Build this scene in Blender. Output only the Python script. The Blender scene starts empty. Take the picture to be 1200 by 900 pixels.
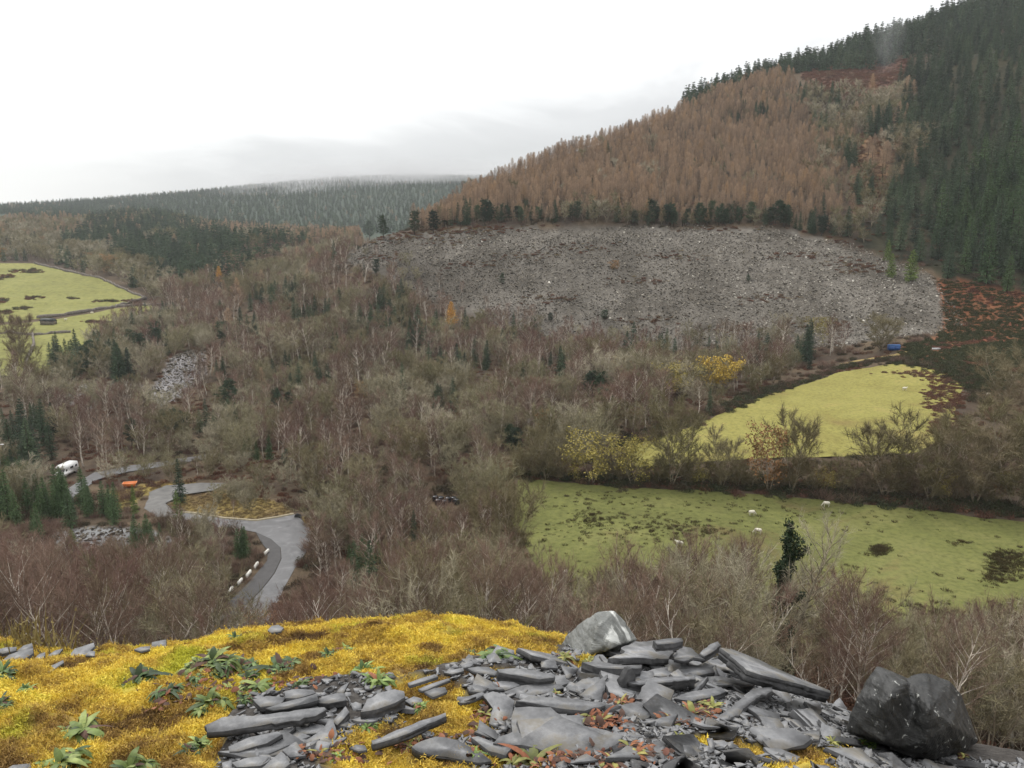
import bpy, bmesh, math, random
import numpy as np
from mathutils import Vector, Matrix, noise as mnoise
from mathutils.geometry import delaunay_2d_cdt
from mathutils.kdtree import KDTree

random.seed(7)
RNG = np.random.default_rng(11)
SC = bpy.context.scene
COL = SC.collection
PI = math.pi
# ------------------------------------------------------------------ survey: sight lines of the photograph
FPX, PITCH = 942.0, math.radians(12.0)
CP, SP = math.cos(PITCH), math.sin(PITCH)

def ray(u, v):
    x = (u - 600.0) / FPX; z = -(v - 450.0) / FPX
    return np.array([x, CP + z * SP, -SP + z * CP])

def P(u, v, Y):
    d = ray(u, v); return d * (Y / d[1])

def PZ(u, v, z):
    d = ray(u, v); return d * (z / d[2])

def project(p):
    p = np.asarray(p, float)
    f = p[..., 1] * CP - p[..., 2] * SP
    up = p[..., 1] * SP + p[..., 2] * CP
    return 600 + FPX * p[..., 0] / f, 450 - FPX * up / f

# ------------------------------------------------------------------ terrain: thin plate spline through surveyed points
class TPS:
    def __init__(self, pts, val, lam=1e-5):
        self.p = np.asarray(pts, float); v = np.asarray(val, float); n = len(v)
        K = self.k(self.p, self.p) + lam * np.eye(n)
        Q = np.hstack([np.ones((n, 1)), self.p])
        A = np.block([[K, Q], [Q.T, np.zeros((3, 3))]])
        s = np.linalg.solve(A, np.concatenate([v, np.zeros(3)]))
        self.w, self.c = s[:n], s[n:]
    def k(self, a, b):
        d2 = ((a[:, None, :] - b[None, :, :]) ** 2).sum(-1)
        return np.where(d2 > 1e-12, 0.5 * d2 * np.log(np.maximum(d2, 1e-12)), 0.0)
    def __call__(self, q):
        q = np.asarray(q, float); out = np.empty(len(q))
        for i in range(0, len(q), 40000):
            s = q[i:i + 40000]
            out[i:i + 40000] = self.k(s, self.p) @ self.w + self.c[0] + s @ self.c[1:]
        return out

CT = []
def ctl(p): CT.append(tuple(p))
# (u, v, forward metres) of points of bare ground
for u, v, Y in [
    (430,285,440),(560,268,420),(700,265,410),(850,268,395),(950,275,380),(1050,310,345),(1100,330,325),
    (430,320,400),(500,352,372),(600,380,350),(700,400,340),(850,405,320),(1000,405,290),(1047,407,275),(1100,386,298),
    (1180,392,285),(1150,360,310),(1180,330,325),(1180,200,420),(1180,60,540),(1290,330,310),(1290,200,400),(1290,60,520),
    (1100,255,385),(1060,160,470),
    (700,440,272),(700,500,203),(580,440,285),(500,440,283),(500,500,218),(580,500,212),
    (200,480,250),(200,420,300),(50,480,250),(50,440,312),(50,400,380),(100,375,430),(150,350,500),(20,320,600),(100,312,640),
    (300,400,350),(300,340,480),(300,300,650),(400,330,455),(400,300,600),(400,285,750),(300,450,280),(400,400,335),
    (50,290,800),(50,265,1000),(150,260,1100),(250,290,800),(250,275,1000),(350,280,1000),(300,270,1300),(450,270,1400),
    (-60,320,600),(-60,400,380),(-60,265,1000),(-60,480,250),
    (-60,248,1800),(50,243,2000),(200,228,2400),(300,219,2500),(400,210,2600),(500,209,2700),(600,210,2800),(700,212,2900),
    (480,272,455),(560,222,540),(650,186,580),(800,128,640),(900,92,680),(1000,60,720),(1100,30,740),(1200,0,760),(1300,-25,780),
    (700,215,480),(850,180,520),(960,150,545),(960,90,625),(1040,85,650),
]: ctl(P(u, v, Y))
for u, v, z in [
    (650,700,-55),(900,720,-55),(1200,730,-55),(620,565,-56),(760,570,-55.6),(900,577,-55.4),(1020,590,-55.2),(1200,606,-55),
    (900,650,-55.2),(900,528,-52.2),(1020,530,-52),(1060,460,-49.6),(930,470,-50),(1050,426,-47),(800,525,-53),(700,545,-55.6),
    (1180,520,-50.5),(1180,450,-46.5),
    (500,560,-59),(512,592,-60.5),(420,640,-60),(345,650,-60),(300,692,-60),(350,618,-60),(215,606,-60),(180,590,-60.3),(152,570,-60.8),
    (78,556,-61.5),(230,536,-61),(0,600,-60.5),(100,650,-59),(330,560,-60.2),(-80,600,-60),(-80,680,-56)]: ctl(PZ(u, v, z))
for th in (-80, -62, -45, -32, -20, -8, 4, 16, 28, 40, 55, 70, 80):
    t = math.radians(th)
    for r, z in ((5, -4.1), (9, -7.2), (20, -15.8), (40, -28), (62, -39.5)):
        ctl((r * math.sin(t), r * math.cos(t), z))
    r, z = (88, -50.5) if th > -5 else (92, -49.5)
    ctl((r * math.sin(t), r * math.cos(t), z))
# behind the larch ridge and past the far skyline the land drops again; beyond the frame it goes on alike
for u, Y, z in [(560,680,-10),(650,760,0),(800,850,30),(900,900,55),(1000,960,80),(1100,1000,100),(1250,1050,120),
                (600,1300,-25),(800,1400,-10),(1000,1600,10),(1250,1700,30),
                (0,3600,-10),(250,3700,30),(500,3800,60),(800,3800,60),(1150,3600,60)]:
    d = ray(u, 250); ctl((d[0] / d[1] * Y, Y, z))
for th, r, z in [(-55,150,-58),(-55,300,-56),(-55,700,-35),(-55,1800,10),(-75,200,-50),(-75,600,-20),(-75,1800,30),
                 (50,150,-54),(50,260,-44),(50,340,-18),(50,600,110),(50,900,190),(75,150,-52),(75,300,-25),(75,700,120),(70,1800,60)]:
    t = math.radians(th); ctl((r * math.sin(t), r * math.cos(t), z))
CT = np.array(CT)
def lp(x, y):
    return np.stack([np.arctan2(x, y), 0.5 * np.log(np.maximum(x * x + y * y, 1.0))], -1)
_T = TPS(lp(CT[:, 0], CT[:, 1]), CT[:, 2], 2e-4)

def vnoise(x, y, seed=0):
    xi = np.floor(x).astype(np.int64); yi = np.floor(y).astype(np.int64)
    fx = x - xi; fy = y - yi
    fx = fx * fx * (3 - 2 * fx); fy = fy * fy * (3 - 2 * fy)
    def h(a, b):
        n = (a * 374761393 + b * 668265263 + seed * 974634) & 0x7fffffff
        n = ((n ^ (n >> 13)) * 1274126177) & 0x7fffffff
        n = (n ^ (n >> 16)) & 0xffff
        return n / 32767.5 - 1
    return (h(xi, yi) * (1 - fx) + h(xi + 1, yi) * fx) * (1 - fy) + (h(xi, yi + 1) * (1 - fx) + h(xi + 1, yi + 1) * fx) * fy
def fbm(x, y, oct=4, seed=0):
    s = 0; a = 1.0; t = 0
    for o in range(oct):
        s = s + a * vnoise(x * 2 ** o + 17.3 * o, y * 2 ** o + 9.1 * o, seed + o); t += a; a *= 0.5
    return s / t

def Hf(x, y):
    x = np.atleast_1d(np.asarray(x, float)); y = np.atleast_1d(np.asarray(y, float))
    r = np.hypot(x, y)
    z = _T(lp(x, y))
    amp = np.clip(r * 0.008, 0.05, 1.2)
    z = z + amp * fbm(x / np.clip(r * 0.09, 2, 60), y / np.clip(r * 0.09, 2, 60) * 0 + y / 12.0, 3, 5) * np.clip((r - 250) / 150, 0.15, 1)
    return z

_RS = np.exp(np.linspace(math.log(18), math.log(4200), 1100))
def hit(u, v):
    d = ray(u, v); d = d / math.hypot(d[0], d[1])
    p = _RS[:, None] * d[None]
    h = Hf(p[:, 0], p[:, 1])
    b = np.where(p[:, 2] < h)[0]
    i = b[0] if len(b) else len(_RS) - 1
    if i == 0 or not len(b): return p[i]
    a0 = p[i - 1, 2] - h[i - 1]; a1 = h[i] - p[i, 2]
    t = a0 / max(a0 + a1, 1e-9)
    q = p[i - 1] * (1 - t) + p[i] * t
    return np.array([q[0], q[1], Hf(q[0], q[1])[0]])

# ------------------------------------------------------------------ the slate tip underfoot
NC = []
for u, v, Y in [(-300,800,4.2),(-120,783,4.15),(0,774,4.1),(100,770,4.1),(200,757,4.15),(300,740,4.25),(400,730,4.35),(500,727,4.35),
                (600,737,4.3),(660,752,4.2),(760,772,4.1),(860,795,3.95),(950,833,3.7),(1050,872,3.4),(1150,889,3.15),(1250,905,3.0),(1450,950,2.7)]:
    p = P(u, v, Y); NC.append(p)
    o = np.array([p[0], p[1], 0]) / math.hypot(p[0], p[1])
    NC.append(p + o * 0.55 + np.array([0, 0, -0.27])); NC.append(p + o * 1.3 + np.array([0, 0, -0.95]))
for u in (-250, 0, 300, 600, 850): NC.append(P(u, 900, 2.5))
NC.append(P(1000, 895, 2.75)); NC.append(P(1150, 925, 2.8))
for u in (-250, 100, 600, 900, 1150): NC.append(P(u, 1010, 1.95))
for x, y in [(-4,1),(-2,0),(0,0),(2,0),(4,1),(-4,-3),(0,-3),(4,-3)]: NC.append(np.array([x, y, -1.62 - 0.05 * abs(x)]))
for th in (-75, -55, -35, -15, 5, 25, 45, 65, 80):
    t = math.radians(th)
    for r in (6.6, 8.5, 11.0): 
        x, y = r * math.sin(t), r * math.cos(t); NC.append(np.array([x, y, Hf(x, y)[0]]))
NC = np.array(NC)
_N = TPS(NC[:, :2], NC[:, 2], 1e-4)
def Hn(x, y):
    x = np.atleast_1d(np.asarray(x, float)); y = np.atleast_1d(np.asarray(y, float))
    return _N(np.stack([x, y], -1)) + 0.02 * fbm(x / 0.35, y / 0.35, 4, 3) + 0.008 * fbm(x / 0.06, y / 0.06, 2, 8)
_NR = np.linspace(1.3, 9.5, 400)
def hitn(u, v):
    d = ray(u, v); d = d / math.hypot(d[0], d[1])
    p = _NR[:, None] * d[None]; h = Hn(p[:, 0], p[:, 1])
    b = np.where(p[:, 2] < h)[0]
    if not len(b): return None
    q = p[b[0]]; return np.array([q[0], q[1], Hn(q[0], q[1])[0]])

def inpoly(x, y, poly):
    x = np.asarray(x); y = np.asarray(y); c = np.zeros(x.shape, bool); n = len(poly)
    for i in range(n):
        x0, y0 = poly[i][:2]; x1, y1 = poly[(i + 1) % n][:2]
        if y0 == y1: continue
        m = ((y0 > y) != (y1 > y)) & (x < (x1 - x0) * (y - y0) / (y1 - y0) + x0)
        c ^= m
    return c
def edgedist(x, y, poly):
    d = np.full(np.shape(x), 1e9); n = len(poly)
    for i in range(n):
        ax, ay = poly[i][:2]; bx, by = poly[(i + 1) % n][:2]
        L = (bx - ax) ** 2 + (by - ay) ** 2 + 1e-9
        t = np.clip(((x - ax) * (bx - ax) + (y - ay) * (by - ay)) / L, 0, 1)
        d = np.minimum(d, np.hypot(x - ax - t * (bx - ax), y - ay - t * (by - ay)))
    return d
def wpoly(px): return np.array([hit(u, v)[:2] for u, v in px])

# ------------------------------------------------------------------ mesh collecting
class MB:
    def __init__(s): s.v = []; s.f = []; s.m = []; s.n = 0
    def add(s, v, faces, mi=0):
        v = np.asarray(v, float).reshape(-1, 3)
        s.v.append(v)
        for f in faces: s.f.append([i + s.n for i in f])
        s.m += [mi] * len(faces); s.n += len(v)
    def tris(s, v, mi=0):
        v = np.asarray(v, float).reshape(-1, 3); k = len(v) // 3
        s.v.append(v); s.f += (np.arange(3 * k).reshape(-1, 3) + s.n).tolist(); s.m += [mi] * k; s.n += 3 * k
    def tube(s, pts, rad, n=5, mi=0, cap=True):
        pts = np.asarray(pts, float); K = len(pts); rings = []
        for i in range(K):
            d = pts[min(i + 1, K - 1)] - pts[max(i - 1, 0)]; d = d / (np.linalg.norm(d) + 1e-9)
            a = np.array([1.0, 0, 0]) if abs(d[0]) < 0.8 else np.array([0, 1.0, 0])
            e = np.cross(d, a); e /= np.linalg.norm(e); g = np.cross(d, e)
            t = np.arange(n) * 2 * PI / n
            rings.append(pts[i] + rad[i] * (np.cos(t)[:, None] * e + np.sin(t)[:, None] * g))
        fs = [(i * n + j, i * n + (j + 1) % n, (i + 1) * n + (j + 1) % n, (i + 1) * n + j) for i in range(K - 1) for j in range(n)]
        if cap: fs += [tuple(range(n))[::-1], tuple((K - 1) * n + j for j in range(n))]
        s.add(np.concatenate(rings), fs, mi)
    def box(s, c, sz, rz=0, mi=0, taper=1.0, bev=0.0):
        x, y, z = [q / 2 for q in sz]
        v = np.array([(-x,-y,-z),(x,-y,-z),(x,y,-z),(-x,y,-z),(-x*taper,-y*taper,z),(x*taper,-y*taper,z),(x*taper,y*taper,z),(-x*taper,y*taper,z)])
        R = np.array([[math.cos(rz), -math.sin(rz), 0], [math.sin(rz), math.cos(rz), 0], [0, 0, 1]])
        s.add(v @ R.T + np.array(c), [(3,2,1,0),(4,5,6,7),(0,1,5,4),(1,2,6,5),(2,3,7,6),(3,0,4,7)], mi)
    def mesh(s, name, mats, smooth=False):
        me = bpy.data.meshes.new(name)
        V = np.concatenate(s.v) if s.v else np.zeros((0, 3))
        me.vertices.add(len(V)); me.vertices.foreach_set('co', V.ravel().astype(np.float32))
        lens = np.array([len(f) for f in s.f], np.int32); tot = int(lens.sum())
        me.loops.add(tot); me.loops.foreach_set('vertex_index', np.fromiter((i for f in s.f for i in f), np.int32, tot))
        me.polygons.add(len(lens))
        me.polygons.foreach_set('loop_start', np.concatenate([[0], np.cumsum(lens)[:-1]]).astype(np.int32))
        for m in (mats if isinstance(mats, (list, tuple)) else [mats]): me.materials.append(m)
        me.polygons.foreach_set('material_index', np.array(s.m, np.int32))
        if smooth: me.polygons.foreach_set('use_smooth', np.ones(len(lens), bool))
        me.update(calc_edges=True); me.validate()
        return me

def tag(o, label=None, cat=None, group=None, kind=None):
    if label: o['label'] = label
    if cat: o['category'] = cat
    if group: o['group'] = group
    if kind: o['kind'] = kind
    return o
def link(name, data, parent=None, loc=None, rz=0.0, sc=None):
    o = bpy.data.objects.new(name, data); COL.objects.link(o)
    if parent is not None: o.parent = parent
    if loc is not None: o.location = [float(q) for q in loc]
    if rz: o.rotation_euler = (0, 0, rz)
    if sc is not None: o.scale = (sc, sc, sc) if np.isscalar(sc) else sc
    return o
def empty(name, loc, rz=0.0, sc=None): return link(name, None, None, loc, rz, sc)

def scatter(name, pts, rots, scls, protos, picks, label=None, cat=None):
    """uncountable cover: one object, instances of the given unlinked prototypes on its points"""
    me = bpy.data.meshes.new(name); pts = np.asarray(pts, np.float32); n = len(pts)
    me.vertices.add(n); me.vertices.foreach_set('co', pts.ravel())
    a = me.attributes.new('rot', 'FLOAT_VECTOR', 'POINT'); a.data.foreach_set('vector', np.asarray(rots, np.float32).ravel())
    a = me.attributes.new('scl', 'FLOAT_VECTOR', 'POINT'); a.data.foreach_set('vector', np.asarray(scls, np.float32).ravel())
    a = me.attributes.new('pick', 'INT', 'POINT'); a.data.foreach_set('value', np.asarray(picks, np.int32))
    o = link(name, me); tag(o, label, cat, kind='stuff')
    ng = bpy.data.node_groups.new(name, 'GeometryNodeTree')
    ng.interface.new_socket('Geometry', in_out='INPUT', socket_type='NodeSocketGeometry')
    ng.interface.new_socket('Geometry', in_out='OUTPUT', socket_type='NodeSocketGeometry')
    N, L = ng.nodes, ng.links
    gi = N.new('NodeGroupInput'); go = N.new('NodeGroupOutput'); ip = N.new('GeometryNodeInstanceOnPoints'); j = N.new('GeometryNodeJoinGeometry')
    for p in protos:
        oi = N.new('GeometryNodeObjectInfo'); oi.inputs['Object'].default_value = p; oi.inputs['As Instance'].default_value = True
        L.new(oi.outputs['Geometry'], j.inputs[0])
    def attr(nm, t):
        q = N.new('GeometryNodeInputNamedAttribute'); q.data_type = t; q.inputs['Name'].default_value = nm; return q.outputs['Attribute']
    ip.inputs['Pick Instance'].default_value = True
    L.new(gi.outputs[0], ip.inputs['Points']); L.new(j.outputs[0], ip.inputs['Instance'])
    L.new(attr('pick', 'INT'), ip.inputs['Instance Index'])
    er = N.new('FunctionNodeEulerToRotation'); L.new(attr('rot', 'FLOAT_VECTOR'), er.inputs[0]); L.new(er.outputs[0], ip.inputs['Rotation'])
    L.new(attr('scl', 'FLOAT_VECTOR'), ip.inputs['Scale'])
    L.new(ip.outputs[0], go.inputs[0])
    md = o.modifiers.new('scatter', 'NODES'); md.node_group = ng
    return o
def proto(name, me): return bpy.data.objects.new(name, me)

# ------------------------------------------------------------------ materials
def newmat(name, rough=0.8, spec=0.3):
    m = bpy.data.materials.new(name); m.use_nodes = True
    b = m.node_tree.nodes['Principled BSDF']; b.inputs['Roughness'].default_value = rough
    b.inputs['Specular IOR Level'].default_value = spec
    return m, m.node_tree.nodes, m.node_tree.links, b
def ramp(N, stops, interp='LINEAR'):
    r = N.new('ShaderNodeValToRGB'); r.color_ramp.interpolation = interp
    el = r.color_ramp.elements
    while len(el) < len(stops): el.new(0.5)
    for e, (p, c) in zip(el, stops): e.position = p; e.color = (*c, 1)
    return r
def noise(N, L, scale, detail=4, rough=0.6, coord='Object', vec=None, dist=0.0):
    n = N.new('ShaderNodeTexNoise'); n.inputs['Scale'].default_value = scale; n.inputs['Detail'].default_value = detail
    n.inputs['Roughness'].default_value = rough; n.inputs['Distortion'].default_value = dist
    if vec is None:
        t = N.new('ShaderNodeTexCoord'); vec = t.outputs[coord]
    L.new(vec, n.inputs['Vector']); return n
def mixc(N, L, fac, a, b, mode='MIX'):
    m = N.new('ShaderNodeMix'); m.data_type = 'RGBA'; m.blend_type = mode
    for sock, val in ((m.inputs[0], fac), (m.inputs[6], a), (m.inputs[7], b)):
        if hasattr(val, 'is_output'): L.new(val, sock)
        elif np.isscalar(val): sock.default_value = val
        else: sock.default_value = (*val, 1)
    return m.outputs[2]
def math_(N, L, op, a, b=None, clamp=False):
    m = N.new('ShaderNodeMath'); m.operation = op; m.use_clamp = clamp
    for i, val in enumerate((a, b)):
        if val is None: continue
        if hasattr(val, 'is_output'): L.new(val, m.inputs[i])
        else: m.inputs[i].default_value = val
    return m.outputs[0]
def spread(cols): return [(i / max(len(cols) - 1, 1), c) for i, c in enumerate(cols)]
def veg(name, cols, rough=0.85, nscale=0.6, var=0.5, transl=0.0):
    """each plant its own tint (object random), clumps of lighter and darker growth inside it"""
    m, N, L, b = newmat(name, rough, 0.15)
    oi = N.new('ShaderNodeObjectInfo'); r = ramp(N, spread(cols)); L.new(oi.outputs['Random'], r.inputs[0])
    n = noise(N, L, nscale, 3, 0.6)
    v = N.new('ShaderNodeMapRange'); L.new(n.outputs[0], v.inputs[0]); v.inputs[1].default_value = 0.3; v.inputs[2].default_value = 0.7
    v.inputs[3].default_value = 1 - var; v.inputs[4].default_value = 1 + var
    c = N.new('ShaderNodeVectorMath'); c.operation = 'SCALE'; L.new(r.outputs[0], c.inputs[0]); L.new(v.outputs[0], c.inputs['Scale'])
    L.new(c.outputs[0], b.inputs['Base Color'])
    return m
def plain(name, col, rough=0.6, spec=0.4, var=0.25, nscale=3.0, metal=0.0, bump=0.0, bscale=20):
    m, N, L, b = newmat(name, rough, spec); b.inputs['Metallic'].default_value = metal
    n = noise(N, L, nscale, 5, 0.65)
    c0 = tuple(q * (1 - var) for q in col); c1 = tuple(min(1, q * (1 + var)) for q in col)
    r = ramp(N, [(0.3, c0), (0.7, c1)]); L.new(n.outputs[0], r.inputs[0]); L.new(r.outputs[0], b.inputs['Base Color'])
    if bump:
        q = noise(N, L, bscale, 4, 0.6); bp = N.new('ShaderNodeBump'); bp.inputs['Strength'].default_value = bump
        bp.inputs['Distance'].default_value = 0.02; L.new(q.outputs[0], bp.inputs['Height']); L.new(bp.outputs[0], b.inputs['Normal'])
    return m
# ------------------------------------------------------------------ plant prototypes
M = {}
M['birch_twig'] = veg('birch_twigs', [(.125,.08,.062),(.21,.137,.105),(.16,.095,.078),(.26,.18,.135),(.12,.085,.062),(.2,.145,.1)], .9, .5, .25)
M['ash_twig'] = veg('grey_olive_twigs', [(.17,.145,.08),(.27,.235,.145),(.145,.13,.07),(.4,.36,.27),(.22,.2,.11),(.32,.29,.21)], .9, .5, .25)
M['hedge_twig'] = veg('hedge_twigs', [(.14,.115,.065),(.19,.16,.09),(.16,.14,.075),(.23,.195,.12),(.17,.125,.085)], .9, .5, .3)
M['pale_bark'] = veg('pale_birch_bark', [(.6,.54,.46),(.42,.36,.3),(.68,.62,.54)], .8, 2.0, .5)
M['grey_bark'] = veg('grey_bark', [(.26,.22,.16),(.33,.28,.21),(.22,.19,.13)], .85, 2.0, .4)
M['dark_bark'] = veg('dark_bark', [(.06,.045,.035),(.09,.07,.05)], .9, 2.0, .3)
M['larch'] = veg('bare_larch_twigs', [(.36,.255,.17),(.45,.325,.22),(.29,.21,.15),(.42,.305,.21),(.22,.165,.12),(.47,.315,.18)], .9, .25, .25)
M['larch_gold'] = veg('golden_larch_needles', [(.52,.3,.075),(.58,.33,.09)], .85, .4, .25)
M['spruce'] = veg('dark_spruce_needles', [(.028,.046,.03),(.078,.115,.066),(.042,.06,.044),(.11,.15,.085),(.055,.08,.048),(.09,.115,.075)], .8, .35, .35)
M['spruce_green'] = veg('green_spruce_needles', [(.075,.12,.055),(.1,.15,.065),(.065,.1,.055)], .8, .35, .3)
M['spruce_young'] = veg('young_spruce_needles', [(.12,.17,.05),(.15,.2,.06)], .8, .6, .3)
M['ivy'] = veg('ivy_leaves', [(.02,.036,.016),(.028,.046,.02)], .5, .8, .4)
M['yellow_leaf'] = veg('yellow_leaves', [(.45,.3,.06),(.5,.36,.08),(.4,.3,.06)], .8, .6, .25)
M['olive_leaf'] = veg('olive_yellow_leaves', [(.3,.24,.07),(.34,.29,.08),(.26,.22,.075)], .8, .5, .3)
M['orange_leaf'] = veg('orange_brown_leaves', [(.27,.15,.07),(.33,.2,.09)], .8, .6, .3)
M['bramble'] = veg('dark_bramble', [(.06,.05,.032),(.09,.07,.045),(.055,.055,.03),(.12,.085,.06)], .9, .8, .4)
M['bracken'] = veg('red_brown_bracken', [(.135,.064,.044),(.18,.088,.055),(.115,.062,.046),(.18,.115,.07)], .9, .8, .35)
M['heath'] = veg('green_gorse', [(.05,.06,.03),(.07,.075,.035)], .9, .8, .35)

def rdir(rng, n):
    d = rng.normal(size=(n, 3)); return d / np.linalg.norm(d, axis=1)[:, None]
def slivers(mb, rng, p, d, L, w, mi=0):
    """thin pointed twigs: base points p, unit directions d, lengths L, widths w"""
    s = np.cross(d, rdir(rng, len(p))); s /= np.linalg.norm(s, axis=1)[:, None] + 1e-9
    L = np.broadcast_to(np.asarray(L, float), (len(p),))[:, None]; w = np.broadcast_to(np.asarray(w, float), (len(p),))[:, None]
    mb.tris(np.stack([p - s * w / 2, p + s * w / 2, p + d * L], 1).reshape(-1, 3), mi)
def unit(v): return v / (np.linalg.norm(v, axis=-1, keepdims=True) + 1e-9)
def limb(rng, a, d, L, k=4, up=0.25, wob=0.12):
    pts = [a]; d = unit(d)
    for i in range(k - 1):
        d = unit(d + np.array([0, 0, up / k]) + rng.normal(size=3) * wob); pts.append(pts[-1] + d * L / (k - 1))
    return np.array(pts)
def along(pts, t):
    q = np.clip(t, 0, 0.999) * (len(pts) - 1); i = int(q); return pts[i] * (1 - q + i) + pts[i + 1] * (q - i)

def bare_tree(seed, h=9, cr=2.2, base=0.25, nl=16, ns=5, nt=16, tl=0.9, tw=0.035, asc=0.9, stems=1, droop=0.0, fat=1.0, crown='oval', lean=0.0):
    """leafless tree: trunk(s) and limbs in one mesh, fine branching in the other"""
    rng = np.random.default_rng(seed); T = MB(); C = MB()
    tp, td, tL = [], [], []
    for s in range(stems):
        az = 2 * PI * s / stems + rng.random()
        out = 0.0 if stems == 1 else 0.28 + 0.2 * rng.random()
        hh = h * (1 if s == 0 else 0.75 + 0.25 * rng.random())
        pts = limb(rng, np.array([0, 0, -0.3]), np.array([math.cos(az) * out + lean, math.sin(az) * out, 1]), hh * 0.96, 8, 0.15, 0.06)
        r0 = h * 0.0125 * fat / stems ** 0.4
        T.tube(pts, np.linspace(r0, r0 * 0.15, 8), 5)
        n = max(4, nl // stems)
        for i in range(n):
            t = base + (0.97 - base) * (i + rng.random()) / n
            o = along(pts, t); a = i * 2.4 + rng.random() * 0.8
            q = (t - base) / (1 - base)
            prof = math.sin(PI * (0.12 + 0.8 * q)) ** 0.7 if crown == 'oval' else (1.05 - q)
            L = cr * prof * (0.75 + 0.5 * rng.random()) / (1 if stems == 1 else 1.4)
            e = asc * (0.7 + 0.5 * q)
            lp_ = limb(rng, o, np.array([math.cos(a), math.sin(a), e]), L * math.hypot(1, e) * 0.85, 4, 0.5, 0.14)
            T.tube(lp_, np.linspace(r0 * 0.42, r0 * 0.1, 4) * (1 - 0.5 * q), 4, cap=False)
            for k in range(ns):
                u = 0.3 + 0.7 * (k + rng.random()) / ns
                b = along(lp_, u); d = unit(lp_[-1] - lp_[0] + rng.normal(size=3) * L * 0.55 + np.array([0, 0, L * 0.25]))
                sl = 0.28 * L + 0.35 + rng.random() * 0.35
                sp = limb(rng, b, d, sl, 3, 0.3, 0.18)
                slivers(C, rng, sp[:1], unit(sp[-1:] - sp[:1]), sl, tw * 1.5)
                for w in range(nt):
                    tp.append(along(sp, rng.random() ** 0.7)); td.append(unit(d + rng.normal(size=3) * 0.75 + np.array([0, 0, 0.35 - droop]))); tL.append(tl * (0.5 + rng.random()))
    slivers(C, rng, np.array(tp), np.array(td), np.array(tL), tw)
    return T, C
def conifer(seed, h=16, cr=3.2, tiers=26, per=8, tw=.3, droop=.3, bare=.05, ragged=.4, sp=7, ln=.42):
    """spruce: tiers of drooping branches hung with sprays of needles"""
    rng = np.random.default_rng(seed); T = MB(); C = MB()
    T.tube([(0,0,-0.5),(0,0,h*.5),(0,0,h*.97)], [h*.013, h*.008, .03], 5)
    p_, d_, L_, w_ = [], [], [], []
    for i in range(tiers):
        t = bare + (1 - bare) * (i + .5 * rng.random()) / tiers
        Lm = cr * (1 - t) ** .72 * (1 - .4 * math.exp(-t * 14)) + .1
        for j in range(per):
            a = j * 2 * PI / per + i * 1.1 + rng.normal() * .25
            L = Lm * (1 - ragged * rng.random()); ax = np.array([math.cos(a), math.sin(a), -droop * (1 - t)])
            o = np.array([0, 0, t * h + rng.normal() * .1])
            for k in range(sp):
                s = (k + rng.random()) / sp; b = o + ax * L * s + np.array([0, 0, .2 * L * s * s])
                d = ax + rng.normal(size=3) * .55 + np.array([0, 0, -.35 * (1 - t) + .25 * t])
                p_.append(b); d_.append(d); L_.append((ln * L + .25) * (.6 + .6 * rng.random()) * (1.1 - .4 * s)); w_.append(tw * (.5 + .5 * Lm / cr) * (.7 + .6 * rng.random()))
    slivers(C, rng, np.array(p_), unit(np.array(d_)), np.array(L_), np.array(w_)); 
    k = 6; slivers(C, rng, np.tile([[0, 0, h * .93]], (k, 1)), unit(rng.normal(size=(k, 3)) * .3 + np.array([0, 0, 1])), h * .07, .14)
    return T, C
def larch_tree(seed, h=15, cr=2.0, nb=90, tw=0.11, ntw=6, tl=0.8):
    rng = np.random.default_rng(seed); T = MB(); C = MB()
    T.tube([(0,0,-0.5),(.05,0,h*.5),(0,0,h)], [h*.012, h*.008, .03], 4)
    t = 0.3 + 0.7 * (np.arange(nb) + rng.random(nb)) / nb
    a = np.arange(nb) * 2.4 + rng.random(nb) * .5
    L = cr * 1.15 * (1 - t) ** 0.6 * (0.6 + 0.6 * rng.random(nb)) + 0.15
    d = unit(np.stack([np.cos(a), np.sin(a), 0.15 + 0.5 * t], -1)); p = np.stack([0 * t, 0 * t, t * h], -1)
    slivers(C, rng, p, d, L, tw)
    for k in range(ntw):
        s = (0.15 + 0.85 * (k + rng.random(nb)) / ntw)[:, None]
        q = p + d * L[:, None] * s
        slivers(C, rng, q, unit(d + rng.normal(size=(nb, 3)) * .6 + np.array([0, 0, .25])), tl * (0.5 + rng.random(nb)) * (0.35 + 0.65 * (1 - t)), tw)
    return T, C
def pine(seed, h=9, cr=2.6):
    """broad dark conifer: limbs carrying rounded tufts of needles"""
    rng = np.random.default_rng(seed); T = MB(); C = MB()
    pts = limb(rng, np.array([0, 0, -.4]), np.array([0, 0, 1.]), h * .95, 6, 0.1, .05)
    T.tube(pts, np.linspace(h*.02, .04, 6), 5)
    P_, D_ = [], []
    for i in range(34):
        t = .18 + .8 * i / 33; a = i * 2.4; o = along(pts, t)
        L = cr * (math.sin(PI * (.28 + .68 * (t - .18) / .8)) ** .8) * (.7 + .4 * rng.random()) + .2
        lb = limb(rng, o, np.array([math.cos(a), math.sin(a), .35]), L, 3, .4, .1)
        T.tube(lb, [.05, .035, .015], 3, cap=False)
        for k in range(5):
            c = along(lb, .35 + .65 * rng.random()) + rng.normal(size=3) * .28
            dd = rdir(rng, 22); dd[:, 2] = np.abs(dd[:, 2]) * .8 - .1
            P_.append(np.repeat(c[None], 22, 0) + dd * .1); D_.append(dd)
    P_ = np.concatenate(P_); D_ = np.concatenate(D_)
    slivers(C, rng, P_, unit(D_), .38 + .25 * rng.random(len(P_)), .13)
    return T, C
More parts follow.
